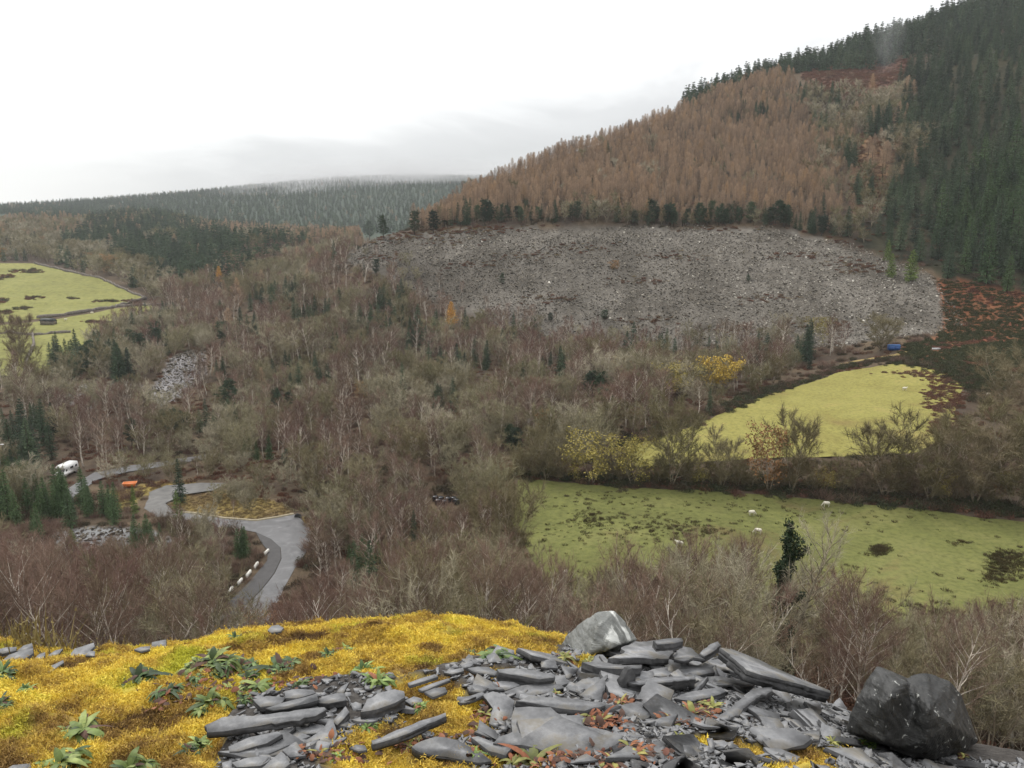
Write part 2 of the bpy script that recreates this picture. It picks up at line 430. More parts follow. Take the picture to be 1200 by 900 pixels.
def leaf_tris(C, rng, c, s, mi=0):
    d = rdir(rng, len(c)); e = unit(np.cross(d, rdir(rng, len(c))))
    s = np.broadcast_to(s, (len(c),))[:, None]
    C.tris(np.stack([c - d * s, c + d * s * .6 + e * s * .6, c + d * s * .6 - e * s * .6], 1).reshape(-1, 3), mi)
def leafy(seed, h=6, cr=2.4, nleaf=1400, ls=.16, keep=1.0, stems=3, tw=.04):
    """bush or tree still holding leaves: bare frame plus leaves round its twig ends"""
    T, C = bare_tree(seed, h, cr, .18, 18, 4, 5, .6, tw, .8, stems)
    rng = np.random.default_rng(seed + 5)
    B = np.concatenate(C.v); B = B[2::3]
    c = B[rng.integers(0, len(B), nleaf)] + rng.normal(size=(nleaf, 3)) * .22
    c = c[c[:, 2] < h * keep]
    leaf_tris(C, rng, c, ls * (.6 + .7 * rng.random(len(c))), 1)
    return T, C
def clump(seed, r=1.0, h=.9, n=150, tw=.06, leaf=.12):
    rng = np.random.default_rng(seed); C = MB()
    a = rng.random(n) * 2 * PI; rr = r * np.sqrt(rng.random(n)) * .8
    p = np.stack([rr * np.cos(a), rr * np.sin(a), -.1 + 0 * a], -1)
    d = unit(np.stack([np.cos(a) * rr * .6, np.sin(a) * rr * .6, .5 + rng.random(n)], -1) + rng.normal(size=(n, 3)) * .35)
    L = h * (1 - .5 * (rr / r) ** 2) * (.6 + .6 * rng.random(n))
    slivers(C, rng, p, d, L, tw)
    k = rng.random(n)[:, None]; leaf_tris(C, rng, p + d * L[:, None] * (.4 + .6 * k), leaf)
    return C

TREES = {}   # kind -> list of (trunk mesh, crown mesh, height)
PROTO = {}   # kind -> list of single-mesh unlinked objects for forests
def reg(kind, gens, tm, cm):
    cm = cm if isinstance(cm, (list, tuple)) else [cm]
    out = []; pr = []
    for T, C, h in gens:
        out.append((T.mesh(kind + '_trunk', tm), C.mesh(kind + '_crown', cm), h))
        B = MB(); B.v = T.v + C.v; B.f = T.f + [[i + T.n for i in f] for f in C.f]; B.m = T.m + [q + 1 for q in C.m]
        me = B.mesh(kind, [tm] + cm); pr.append((proto(kind + '_form', me), me, h))
    TREES[kind] = out; PROTO[kind] = pr
def many(fn, n, s0, **kw):
    res = []
    for i in range(n):
        k = dict(kw); hh = k['h']; T, C = fn(s0 + i, **k); res.append((T, C, hh))
    return res
# nearest birches in the thicket below the edge: finest twigs
reg('birch_near', many(bare_tree, 5, 100, h=10, cr=2.5, nl=26, ns=6, nt=19, tl=.75, tw=.019, asc=1.25, fat=1.0) +
    many(bare_tree, 2, 120, h=10, cr=2.8, nl=26, ns=6, nt=19, tl=.75, tw=.019, asc=1.3, stems=2, fat=1.05), M['pale_bark'], M['birch_twig'])
reg('willow_near', many(bare_tree, 4, 140, h=8, cr=3.6, base=.12, nl=30, ns=6, nt=17, tl=.8, tw=.026, asc=.9, stems=4, fat=1.1), M['grey_bark'], M['ash_twig'])
reg('birch', many(bare_tree, 5, 200, h=10, cr=2.3, base=.3, nl=18, ns=5, nt=15, tl=.9, tw=.034, asc=1.3, fat=1.45), M['pale_bark'], M['birch_twig'])
reg('broad', many(bare_tree, 6, 240, h=9, cr=4.0, base=.14, nl=33, ns=5, nt=16, tl=.9, tw=.045, asc=.8, stems=3, fat=1.2), M['grey_bark'], M['ash_twig'])
reg('hedge', many(bare_tree, 5, 280, h=12, cr=5.2, base=.1, nl=48, ns=7, nt=24, tl=1.0, tw=.046, asc=.75, stems=3, fat=1.1), M['grey_bark'], M['hedge_twig'])
reg('broad_far', many(bare_tree, 3, 260, h=9, cr=3.4, base=.16, nl=14, ns=4, nt=10, tl=1.4, tw=.14, asc=.8, stems=2, fat=1.2), M['grey_bark'], M['ash_twig'])
reg('birch_far', many(bare_tree, 3, 270, h=10, cr=2.4, base=.25, nl=12, ns=4, nt=9, tl=1.4, tw=.13, asc=1.2, fat=1.2), M['pale_bark'], M['birch_twig'])
reg('larch', many(larch_tree, 5, 300, h=15, cr=3.3, nb=130, tw=.085, ntw=11, tl=1.2), M['dark_bark'], M['larch'])
reg('larch_gold', many(larch_tree, 1, 320, h=12, cr=2.6, nb=120, tw=.17, ntw=10, tl=.9), M['grey_bark'], M['larch_gold'])
reg('spruce', many(conifer, 5, 400, h=16, cr=3.3, tiers=24, per=8), M['dark_bark'], M['spruce'])
reg('spruce_green', many(conifer, 4, 420, h=20, cr=4.3, tiers=24, per=9, tw=.38), M['dark_bark'], M['spruce_green'])
reg('spruce_young', many(conifer, 3, 430, h=6, cr=2.0, tiers=16, per=8, tw=.2, bare=.03), M['dark_bark'], M['spruce_young'])
reg('spruce_far', many(conifer, 3, 440, h=14, cr=3.7, tiers=13, per=7, tw=.8, sp=4, ln=.5), M['dark_bark'], M['spruce'])
reg('pine', many(pine, 4, 460, h=9, cr=2.5), M['dark_bark'], M['spruce'])
reg('yellow_bush', many(leafy, 2, 500, h=6, cr=3.0, nleaf=2600, ls=.17), M['grey_bark'], [M['ash_twig'], M['yellow_leaf']])
reg('olive_bush', many(leafy, 3, 510, h=6, cr=3.2, nleaf=2000, ls=.12), M['grey_bark'], [M['ash_twig'], M['olive_leaf']])
reg('orange_bush', many(leafy, 2, 520, h=7, cr=3.0, nleaf=1500, ls=.16), M['grey_bark'], [M['ash_twig'], M['orange_leaf']])
CL = {k: [proto(k + '_form', clump(600 + 7 * i + j, *a).mesh(k, M[mm])) for j in range(3)]
      for i, (k, mm, a) in enumerate([('bramble', 'bramble', (1.3, 1.2, 170, .06, .13)), ('bracken', 'bracken', (1.2, .8, 160, .07, .14)), ('heath', 'heath', (1.3, 1.1, 170, .07, .14)),
                        ('scrub', 'birch_twig', (1.5, 2.4, 240, .045, .03))])}
# ------------------------------------------------------------------ zones on the ground
Z = {}
for k, px in dict(
    field=[(606,563),(700,569),(800,574),(900,580),(1000,590),(1100,600),(1210,614),(1330,632),(1330,770),(1200,762),(1000,757),(850,750),(700,728),(640,700),(622,650),(600,610)],
    meadow=[(732,524),(812,500),(860,479),(905,461),(980,437),(1050,426),(1098,433),(1128,452),(1120,482),(1125,505),(1075,530),(960,536),(820,542),(740,548)],
    pasture_a=[(-60,306),(40,309),(75,318),(120,328),(166,348),(160,353),(120,362),(60,372),(-60,380)],
    pasture_b=[(-60,384),(60,375),(120,365),(158,357),(185,361),(150,373),(108,395),(82,420),(48,440),(-60,440)],
    scree=[(410,292),(440,280),(500,272),(560,267),(700,264.5),(800,267),(870,268),(930,270),(975,283),(1010,297),(1045,305),(1092,325),(1103,350),(1105,380),(1090,392),(1040,397),(1000,403),(900,404),(850,406),(780,408),(700,404),(640,394),(560,375),(500,350),(450,325),(405,310)],
    road=[(250,760),(285,712),(306,692),(322,672),(330,655),(329,642),(318,632),(300,624),(280,620),(240,617),(203,613),(203,601),(225,602),(262,608),(300,611),(325,607),(345,603),(353,609),(363,619),(367,631),(357,650),(345,667),(332,690),(318,718),(300,760)],
    path=[(236,750),(268,705),(296,678),(313,658),(314,646),(306,636),(300,624.5),(318,632.5),(328.5,642),(329.5,655),(321.5,672),(305.5,692),(284.5,712),(249,760)],
    layby=[(168,596),(175,577),(195,569),(235,566),(266,566),(250,575),(215,580),(195,590),(206,601),(203,606),(185,606)],
    lane=[(70,579),(90,566),(110,554),(150,546),(190,541),(228,535),(266,529),(266,533),(228,540),(190,547),(150,553),(115,562),(97,574),(80,588)],
    verge=[(196,591),(216,581),(262,575),(330,590),(346,600),(325,605.5),(300,609.5),(262,606.5),(226,600.5)],
    verge_b=[(130,577),(180,566),(230,563),(230,565.5),(195,568.5),(174,577),(140,600)],
    verge_c=[(354,609),(364,618),(380,630),(392,616),(370,606)],
    heap=[(60,622),(110,617),(170,620),(205,632),(190,655),(120,668),(70,650)],
    heap_b=[(165,470),(190,440),(222,410),(242,412),(240,440),(205,470),(180,480)],
    heap_c=[(60,470),(90,452),(150,446),(168,452),(150,468),(95,480)],
    bracken=[(1104,352),(1098,326),(1150,334),(1215,345),(1300,360),(1300,430),(1160,470),(1110,440),(1090,425),(1050,420),(1060,404),(1095,396),(1108,384)],
    plantation=[(1000,283),(1035,245),(1050,180),(1080,95),(1110,66),(1200,30),(1320,0),(1320,340),(1180,334),(1108,322),(1045,302)],
    redtop=[(940,92),(958,76),(1010,72),(1070,68),(1060,95),(1030,110),(960,112)],
    redgully=[(995,215),(1000,170),(1035,130),(1055,150),(1040,200),(1030,245),(1000,255)],
).items():
    Z[k] = wpoly(px)
zin = lambda k, x, y: inpoly(x, y, Z[k])
SHEETS = ['field', 'meadow', 'pasture_a', 'pasture_b', 'road', 'path', 'layby', 'lane']

# ---- the ground, one sheet to past the skyline
nth, rs = 620, np.exp(np.linspace(math.log(4.6), math.log(4000), 560))
th = np.radians(np.linspace(-82, 82, nth))
RR, TT = np.meshgrid(rs, th, indexing='ij')
GX, GY = (RR * np.sin(TT)).ravel(), (RR * np.cos(TT)).ravel()
GZ = Hf(GX, GY)
rr = np.hypot(GX, GY)
dip = np.zeros_like(GZ)
for k in SHEETS:
    m = zin(k, GX, GY); i = np.where(m)[0]
    if len(i):
        e = edgedist(GX[i], GY[i], Z[k]); dip[i] = np.maximum(dip[i], np.clip((e - 0.4) * 1.2, 0, 0.9 if k in ('road','path','layby','lane') else 0.7))
near = np.clip((9.6 - rr) / 1.5, 0, 1) * 0.8
GZv = GZ - dip - near
ii = np.arange(len(rs) * nth).reshape(len(rs), nth)
qs = np.stack([ii[:-1, :-1], ii[:-1, 1:], ii[1:, 1:], ii[1:, :-1]], -1).reshape(-1, 4)
g = bpy.data.meshes.new('ground')
g.vertices.add(len(GX)); g.vertices.foreach_set('co', np.stack([GX, GY, GZv], -1).ravel().astype(np.float32))
g.loops.add(qs.size); g.loops.foreach_set('vertex_index', qs[:, ::-1].ravel().astype(np.int32))
g.polygons.add(len(qs)); g.polygons.foreach_set('loop_start', (np.arange(len(qs)) * 4).astype(np.int32))
g.polygons.foreach_set('use_smooth', np.ones(len(qs), bool)); g.update(calc_edges=True)
# what grows or lies on it, as its own colour
cols = np.empty((len(GX), 4)); cols[:, 3] = 1
n1 = fbm(GX / 14, GY / 14, 4, 21); n2 = fbm(GX / 4, GY / 4, 3, 31)
base = np.array([.06, .044, .033]); alt = np.array([.115, .085, .055])
t = np.clip(.5 + n1 + .5 * n2, 0, 1)[:, None]; cols[:, :3] = base * (1 - t) + alt * t
def paint(mask, c0, c1, nz):
    t = np.clip(.5 + nz[mask], 0, 1)[:, None]; cols[mask, :3] = np.array(c0) * (1 - t) + np.array(c1) * t
for k, c0, c1 in [('verge', (.13,.09,.045), (.24,.18,.065)), ('verge_b', (.3,.2,.07), (.24,.2,.06)), ('verge_c', (.3,.22,.05), (.25,.2,.05)),
                  ('heap', (.13,.13,.13), (.2,.2,.2)), ('heap_b', (.16,.15,.15), (.26,.25,.25)), ('heap_c', (.16,.15,.145), (.24,.23,.22)),
                  ('plantation', (.03,.03,.02), (.055,.05,.03)), ('redtop', (.12,.06,.045), (.17,.095,.065)), ('redgully', (.14,.07,.045), (.2,.12,.06)),
                  ('bracken', (.17,.06,.035), (.22,.1,.05)), ('scree', (.085,.075,.062), (.16,.145,.125))]:
    paint(zin(k, GX, GY), c0, c1, n1 + .6 * n2)
f_ = np.clip((rr - 900) / 300, 0, 1)[:, None]; cols[:, :3] = cols[:, :3] * (1 - f_) + np.array([.045, .06, .042]) * f_
m = (rr < 26) ; paint(m, (.16,.12,.05), (.26,.2,.09), n2)
a = g.attributes.new('cover', 'FLOAT_COLOR', 'POINT'); a.data.foreach_set('color', cols.ravel().astype(np.float32))
m_, N, L, b = newmat('ground_cover', .95, .1)
at = N.new('ShaderNodeAttribute'); at.attribute_name = 'cover'
nz = noise(N, L, .35, 8, .75); v = N.new('ShaderNodeMapRange'); L.new(nz.outputs[0], v.inputs[0]); v.inputs[1].default_value = .25; v.inputs[2].default_value = .75; v.inputs[3].default_value = .5; v.inputs[4].default_value = 1.5
sc = N.new('ShaderNodeVectorMath'); sc.operation = 'SCALE'; L.new(at.outputs[0], sc.inputs[0]); L.new(v.outputs[0], sc.inputs['Scale']); L.new(sc.outputs[0], b.inputs['Base Color'])
bp = N.new('ShaderNodeBump'); bp.inputs['Strength'].default_value = .6; bp.inputs['Distance'].default_value = .6; L.new(nz.outputs[0], bp.inputs['Height']); L.new(bp.outputs[0], b.inputs['Normal'])
g.materials.append(m_); tag(link('ground', g), kind='structure')

def sheet(name, key, mat, step, off=0.03, rag=0.0, kind='structure', **kw):
    poly = Z[key]; bnd = []
    for i in range(len(poly)):
        p, q = poly[i], poly[(i + 1) % len(poly)]; k = max(1, int(np.hypot(*(q - p)) / step))
        for j in range(k): bnd.append(p + (q - p) * j / k)
    bnd = np.array(bnd)
    if rag:
        bnd = bnd + rag * np.stack([fbm(bnd[:, 0] / 3, bnd[:, 1] / 3, 3, 41), fbm(bnd[:, 0] / 3, bnd[:, 1] / 3, 3, 51)], -1)
    lo, hi = bnd.min(0), bnd.max(0)
    gx, gy = np.meshgrid(np.arange(lo[0], hi[0], step), np.arange(lo[1], hi[1], step)); gx = gx.ravel(); gy = gy.ravel()
    m = inpoly(gx, gy, bnd) & (edgedist(gx, gy, bnd) > step * .4); ip = np.stack([gx[m], gy[m]], -1)
    allp = np.concatenate([bnd, ip]); n = len(bnd)
    vs, _, fs, *_ = delaunay_2d_cdt([Vector(q) for q in allp], [(i, (i + 1) % n) for i in range(n)], [list(range(n))], 1, 1e-4)
    V = np.array([tuple(q) for q in vs]); z = Hf(V[:, 0], V[:, 1]) + off
    e = edgedist(V[:, 0], V[:, 1], bnd)
    mb = MB(); mb.add(np.stack([V[:, 0], V[:, 1], z], -1), [list(f) for f in fs])
    me = mb.mesh(name, mat, True); o = link(name, me); tag(o, kind=kind, **kw); return o
def grassmat(name, cols, s1, s2, rough=.95):
    m, N, L, b = newmat(name, rough, .12)
    n1 = noise(N, L, s1, 6, .65, dist=.6); n2 = noise(N, L, s2, 5, .7)
    r1 = ramp(N, [(.3 + .4 * i / (len(cols) - 1), c) for i, c in enumerate(cols)]); L.new(n1.outputs[0], r1.inputs[0])
    r2 = ramp(N, [(.3, (.64,.63,.58)), (.5, (1,1,1)), (.72, (1.22,1.18,1.1))]); L.new(n2.outputs[0], r2.inputs[0])
    L.new(mixc(N, L, 1.0, r1.outputs[0], r2.outputs[0], 'MULTIPLY'), b.inputs['Base Color'])
    bp = N.new('ShaderNodeBump'); bp.inputs['Strength'].default_value = .5; bp.inputs['Distance'].default_value = .25
    L.new(n2.outputs[0], bp.inputs['Height']); L.new(bp.outputs[0], b.inputs['Normal']); return m
G1 = grassmat('damp_field_grass', [(.125,.105,.044),(.115,.12,.04),(.132,.14,.045),(.155,.157,.055),(.145,.122,.048)], .045, .9)
G2 = grassmat('bright_meadow_grass', [(.195,.155,.055),(.22,.2,.06),(.25,.232,.07),(.275,.225,.08)], .06, 1.1)
G3 = grassmat('far_pasture_grass', [(.16,.155,.055),(.2,.2,.065),(.23,.222,.078)], .03, .35)
sheet('field', 'field', G1, 2.2, .05, .8); sheet('meadow', 'meadow', G2, 2.5, .05, .8)
sheet('pasture', 'pasture_a', G3, 5, .08, 1.5); sheet('pasture', 'pasture_b', G3, 5, .08, 1.5)
tar, N, L, b = newmat('wet_asphalt', .42, .45)
n1 = noise(N, L, .35, 5, .6, dist=1); n2 = noise(N, L, 9, 3, .6)
r = ramp(N, [(.3, (.06,.059,.06)), (.55, (.1,.098,.1)), (.75, (.165,.16,.162))]); L.new(n1.outputs[0], r.inputs[0])
L.new(mixc(N, L, .25, r.outputs[0], n2.outputs[0], 'OVERLAY'), b.inputs['Base Color'])
sheet('road', 'road', tar, 1.2, .06); sheet('lane', 'lane', tar, 1.5, .06)
sheet('footpath', 'path', plain('dark_asphalt', (.035,.032,.032), .6, .4, .3, .8), 1.0, .14)
sheet('layby', 'layby', plain('wet_gravel', (.1,.096,.09), .6, .4, .4, .5), 1.5, .05, .5)

# unseen hillside added behind the camera to darken the slab fronts
hx, hy = np.meshgrid(np.linspace(-320, 320, 60), np.concatenate([np.linspace(-3.9, -30, 14), np.linspace(-36, -300, 30)]), indexing='ij'); hx = hx.ravel(); hy = hy.ravel()
hzz = -1.9 + (-hy - 4) * .55 * np.clip((-hy - 4) / 20, 0, 1) - np.abs(hx) * .12 * np.clip((60 + hy) / 60, 0, 1) + 1.5 * fbm(hx / 15, hy / 15, 3, 171) * np.clip((-hy - 6) / 10, 0, 1) - .4
nn = 44; ii = np.arange(len(hx)).reshape(60, nn); mb = MB(); mb.add(np.stack([hx, hy, hzz], -1), [tuple(q) for q in np.stack([ii[:-1, :-1], ii[:-1, 1:], ii[1:, 1:], ii[1:, :-1]], -1).reshape(-1, 4)[:, ::-1].tolist()])
tag(link('hillside', mb.mesh('hillside', plain('brown_shade_hill', (.1,.08,.05), .95, .1, .4, .15), True)), kind='structure')

def ribbon(name, px, w, off, mat):
    pts = [hit(u, v)[:2] for u, v in px]; L_ = []
    for i in range(len(pts) - 1):
        k = max(2, int(np.hypot(*(pts[i + 1] - pts[i])) / 1.2)); L_ += [pts[i] + (pts[i + 1] - pts[i]) * j / k for j in range(k)]
    L_ = np.array(L_ + [pts[-1]]); n = len(L_); d = np.gradient(L_, axis=0); d = d / (np.linalg.norm(d, axis=1)[:, None] + 1e-9); s = np.stack([-d[:, 1], d[:, 0]], -1); R = []
    for a, b_ in ((-w, -.3), (-w * .9, 1), (w * .9, 1), (w, -.3)):
        q = L_ + s * a; R.append(np.stack([q[:, 0], q[:, 1], Hf(q[:, 0], q[:, 1]) + off * b_], -1))
    mb = MB(); mb.add(np.concatenate(R), [(a * n + j, a * n + j + 1, (a + 1) * n + j + 1, (a + 1) * n + j) for a in range(3) for j in range(n - 1)]); tag(link(name, mb.mesh(name, mat)), kind='structure')
ribbon('kerb', [(205,600.6),(226,601.4),(262,607.4),(300,610.3),(325,606.4),(344,602.5)], .3, .22, plain('pale_kerb', (.3,.26,.18), .9, .2, .25, 1))
ribbon('track', [(985,427),(1005,423),(1030,419),(1050,416),(1062,412)], .9, .12, plain('grassy_track', (.3,.23,.1), .95, .1, .3, .5))
ribbon('track', [(1120,412),(1150,408),(1180,405),(1230,403)], .8, .12, bpy.data.materials['grassy_track'])
# ------------------------------------------------------------------ trees: single ones first, then the woods
KIND = dict(birch_near='birch_tree', birch='birch_tree', birch_far='birch_tree', willow_near='broadleaf_tree', broad='broadleaf_tree', broad_far='broadleaf_tree', hedge='broadleaf_tree',
            larch='larch_tree', larch_gold='larch_tree', spruce='spruce_tree', spruce_green='spruce_tree', spruce_young='spruce_tree', spruce_far='spruce_tree',
            pine='pine_tree', yellow_bush='leafy_bush', olive_bush='leafy_bush', orange_bush='leafy_bush')
CAT = dict(birch_tree='birch tree', broadleaf_tree='bare tree', larch_tree='larch', spruce_tree='spruce', pine_tree='pine', leafy_bush='bush')
SEEN = []          # single trees the photograph shows unhidden
MEMO = []          # (x, y, radius) of single trees, kept clear by the woods
NKIND = {}
rng = np.random.default_rng(77)
def plant(kind, x, y, h, label, group=None, split=True, wide=1.0, z=None):
    i = int(rng.integers(len(TREES[kind]))); s = h / TREES[kind][i][2]
    z = Hf(x, y)[0] if z is None else z
    rz = float(rng.random() * 6.28); sc = (s * wide, s * wide, s)
    nm = KIND[kind]; NKIND[nm] = NKIND.get(nm, 0) + 1
    if split:
        o = empty(nm, (x, y, z), rz, sc)
        link('trunk', TREES[kind][i][0], o); link('crown', TREES[kind][i][1], o)
    else:
        o = link(nm, PROTO[kind][i][0].data, None, (x, y, z), rz, sc)
    tag(o, label, CAT[nm], group); return o
def single(kind, u, vb, vt, label, wide=1.0, group=None):
    p = hit(u, vb); d = ray(u, vt); top = d[2] / d[1] * p[1]; h = max(.8, top - p[2])
    plant(kind, p[0], p[1], h, label, group, True, wide, p[2]); MEMO.append((p[0], p[1], h * .28)); SEEN.append((u, vb * .4 + vt * .6, p[1] - 1)); SEEN.append((u, vb * .7 + vt * .3, p[1] - 1))
for a in [
    ('larch_gold', 529, 392, 354, 'bright golden larch standing out of the brown woods below the scree', 1.0),
    ('yellow_bush', 727, 444, 418, 'small yellow-leaved birch between bare trees below the scree', .8),
    ('yellow_bush', 842, 461, 418, 'rounded tree with yellow leaves at the upper corner of the bright meadow', 1.0),
    ('olive_bush', 800, 466, 427, 'broad olive-yellow bush left of the yellow-leaved tree above the meadow', 1.5),
    ('hedge', 880, 463, 427, 'round grey-brown bare tree on the left edge of the bright meadow', 1.1),
    ('hedge', 906, 449, 413, 'round bare tree just uphill of the one on the meadow edge', 1.1),
    ('olive_bush', 962, 406, 371, 'tree with a few yellow leaves on its left side at the scree foot', .9),
    ('hedge', 1032, 410, 370, 'wide pale-brown bare bush at the foot of the scree above the blue box', 1.5),
    ('spruce', 31, 536, 466, 'tall dark spruce near the left edge beside the street lamp', 1.0),
    ('spruce', 212, 590, 537, 'dark spruce on the roadside island by the wet layby', .9),
    ('spruce_young', 209, 612, 575, 'yellow-green young spruce at the road edge in front of the dark one', .7),
    ('spruce_young', 158, 602, 568, 'slim young spruce below the orange skip', .5),
    ('spruce', 486, 650, 597, 'narrow dark spruce among bare birches below the black bales', .8),
    ('spruce_green', 436, 700, 632, 'bushy green conifer low in the birch thicket left of centre', .9),
    ('pine', 441, 323, 302, 'round dark pine on the upper left end of the scree', 1.0),
    ('pine', 588, 334, 319, 'small round pine alone on the open scree', 1.0),
    ('spruce', 602, 402, 366, 'narrow dark spruce at the lower edge of the scree', .8),
    ('spruce', 657, 455, 408, 'slim dark spruce in the bare wood below the scree', .8),
    ('spruce', 790, 424, 394, 'small dark spruce behind the yellow birch', .9),
    ('spruce', 472, 467, 424, 'dark spruce in the middle of the bare wood right of the orange bush', .9),
    ('spruce', 427, 324, 308, 'thin dark spruce beside the round pine on the scree end', .8),
    ('orange_bush', 426, 470, 446, 'small orange-leaved bush in the bare wood left of the dark spruce', 1.0),
    ('orange_bush', 718, 318, 305, 'tiny orange bush high on the grey scree', 1.6),
    ('bramble_' and 'pine', 708, 375, 362, 'low dark bush near the foot of the scree', 1.6),
    ('pine', 645, 377, 366, 'small dark bush low on the scree left of centre', 1.3),
    ('pine', 877, 330, 321, 'tiny dark bush on the right half of the scree', 1.2),
    ('spruce_young', 1044, 324, 297, 'light green young spruce at the upper right scree edge', .9),
    ('spruce_young', 1067, 329, 292, 'largest light green young spruce of the group at the scree edge', .9),
    ('spruce_young', 1040, 305, 281, 'light green young spruce highest up at the scree edge', .8),
    ('pine', 433, 281, 257, 'leftmost dark pine on the end of the spur above the scree', 1.0),
    ('pine', 450, 279, 251, 'dark pine second from the end of the spur above the scree', 1.0),
    ('pine', 486, 275, 245, 'dark pine at the left foot of the larch slope', 1.0),
    ('pine', 508, 273, 245, 'dark pine under the first larches above the scree', 1.1),
    # the hedgerow between the two fields
    ('hedge', 640, 562, 497, 'pale green-grey willow at the far left corner of the damp field', 1.0),
    ('olive_bush', 693, 567, 505, 'olive-yellow bush in the hedge at the far left of the damp field', 1.2),
    ('olive_bush', 741, 569, 512, 'second olive-yellow bush of the hedge beside the tall bare tree', 1.0),
    ('hedge', 787, 570, 470, 'tall bare grey tree rising from the hedge left of the bright meadow', .95),
    ('hedge', 846, 572, 506, 'low bare tree in the hedge left of the orange one', .9),
    ('orange_bush', 901, 575, 497, 'hedgerow tree with orange-brown leaves between the two fields', .9),
    ('hedge', 928, 577, 485, 'bare olive tree touching the orange-leaved hedgerow tree', .8),
    ('hedge', 1036, 583, 488, 'big fan-shaped bare tree in the middle of the hedgerow', 1.1),
    ('hedge', 1090, 588, 490, 'bare hedgerow tree with bent trunk right of the fan-shaped one', .9),
    ('hedge', 1142, 592, 490, 'broad grey-green bare tree near the right end of the hedgerow', 1.1),
    ('hedge', 1190, 595, 478, 'bare tree at the right end of the hedgerow cut by the frame', 1.2),
    ('olive_bush', 1174, 590, 552, 'small yellow-green bush at the hedgerow foot near the right edge', .7),
    ('hedge', 1175, 470, 405, 'pale bare tree above the right end of the bright meadow', 1.3),
    ('hedge', 1196, 520, 440, 'greyish bare tree at the right edge beside the meadow', 1.2),
    ('hedge', 594, 664, 560, 'large round bare tree at the left corner of the damp field', .85),
    ('hedge', 480, 555, 500, 'broad olive bare tree in the wood above the black bales', 1.2),
    ('orange_bush', 636, 520, 480, 'thin rusty-leaved tree in the wood left of the bright meadow', .6),
    ('hedge', 20, 425, 366, 'big bare tree on the pasture wall at far left', .9),
    ('hedge', 35, 445, 405, 'smaller bare tree below the big one on the pasture wall', .8),
    ('birch', 98, 548, 488, 'bare tree with several pale trunks behind the white camper van', 1.0),
    ('larch_gold', 258, 340, 312, 'yellow larch by the dark spruces in the left middle distance', .9),
]: single(*a)
def single_at(kind, u, Y, vt, label, wide=1.0):
    x = ray(u, 600)[0] / ray(u, 600)[1] * Y; d = ray(u, vt); x = d[0] / d[1] * Y; z = Hf(x, Y)[0]; plant(kind, x, Y, d[2] / d[1] * Y - z, label, None, True, wide, z); MEMO.append((x, Y, 2.0))
single_at('willow_near', 548, 74, 641, 'pale olive many-stemmed willow directly behind the middle of the mossy crest', 1.1)
single_at('willow_near', 885, 70, 655, 'pale twisted bare tree left of the ivy-clad one', .9)
single_at('birch_near', 742, 66, 652, 'bare birch with forked pale trunk rising behind the pale boulder', .9)
single_at('birch_near', 636, 64, 668, 'bare birch with two pale stems behind the right end of the moss', .8)
single_at('birch_near', 862, 76, 634, 'tallest pale-stemmed birch left of the ivy-clad tree', .7)
single_at('birch_near', 45, 62, 655, 'white-stemmed birch leaning right at far left behind the crest', .8)
single_at('birch_near', 988, 68, 690, 'bare birch right of the ivy-clad tree with spreading crown', 1.0)
single_at('birch_near', 1140, 62, 708, 'thin bare birch rising behind the twin-peaked boulder', .8)
single_at('spruce_green', 150, 118, 640, 'dark green conifer low beside the slate heap at left', .9)
single_at('spruce_green', 415, 116, 642, 'leftmost of the dark green conifers low in the thicket left of centre', .9)
single_at('orange_bush', 300, 84, 712, 'yellow-brown leafy shrub just over the crest in front of the road', 1.2)
# the ivy-clad tree
def ivy_tree(u, Y, vt, vi):
    d = ray(u, vt); x = d[0] / d[1] * Y; z = Hf(x, Y)[0]; H = d[2] / d[1] * Y - z; hi = ray(u, vi); Hi = hi[2] / hi[1] * Y - z
    o = empty('ivy_tree', (x, Y, z)); tag(o, 'tree clad in dark ivy with pale bare twigs on top', 'ivy tree')
    T, C = bare_tree(333, H, 3.0, .45, 26, 6, 14, .8, .024, 1.0, 1); link('trunk', T.mesh('ivy_tree_trunk', M['grey_bark']), o); link('crown', C.mesh('ivy_tree_crown', M['ash_twig']), o)
    rg = np.random.default_rng(5); n = 8500; t = rg.random(n); a = rg.random(n) * 6.28; rad = (.35 + .65 * np.abs(fbm(t * 9, a * 0 + 2, 2, 7))) * (1.7 - .5 * t) * (.45 + .6 * rg.random(n))
    zz = t * Hi; p = np.stack([np.cos(a) * rad + .35 * np.sin(t * 7), np.sin(a) * rad, zz], -1)
    for k in range(5):
        q = int(n * .06); aa = k * 1.9; s_ = rg.random(q); p[k * q:(k + 1) * q] = np.stack([np.cos(aa) * s_ * 1.5, np.sin(aa) * s_ * 1.5, Hi * (.55 + .1 * k) + s_ * 1.6], -1) + rg.normal(size=(q, 3)) * .22
    C2 = MB(); leaf_tris(C2, rg, p, .14 * (.6 + .7 * rg.random(n))); link('ivy', C2.mesh('ivy_tree_ivy', M['ivy']), o); MEMO.append((x, Y - 2, 4.2))
ivy_tree(928, 68, 606, 628)
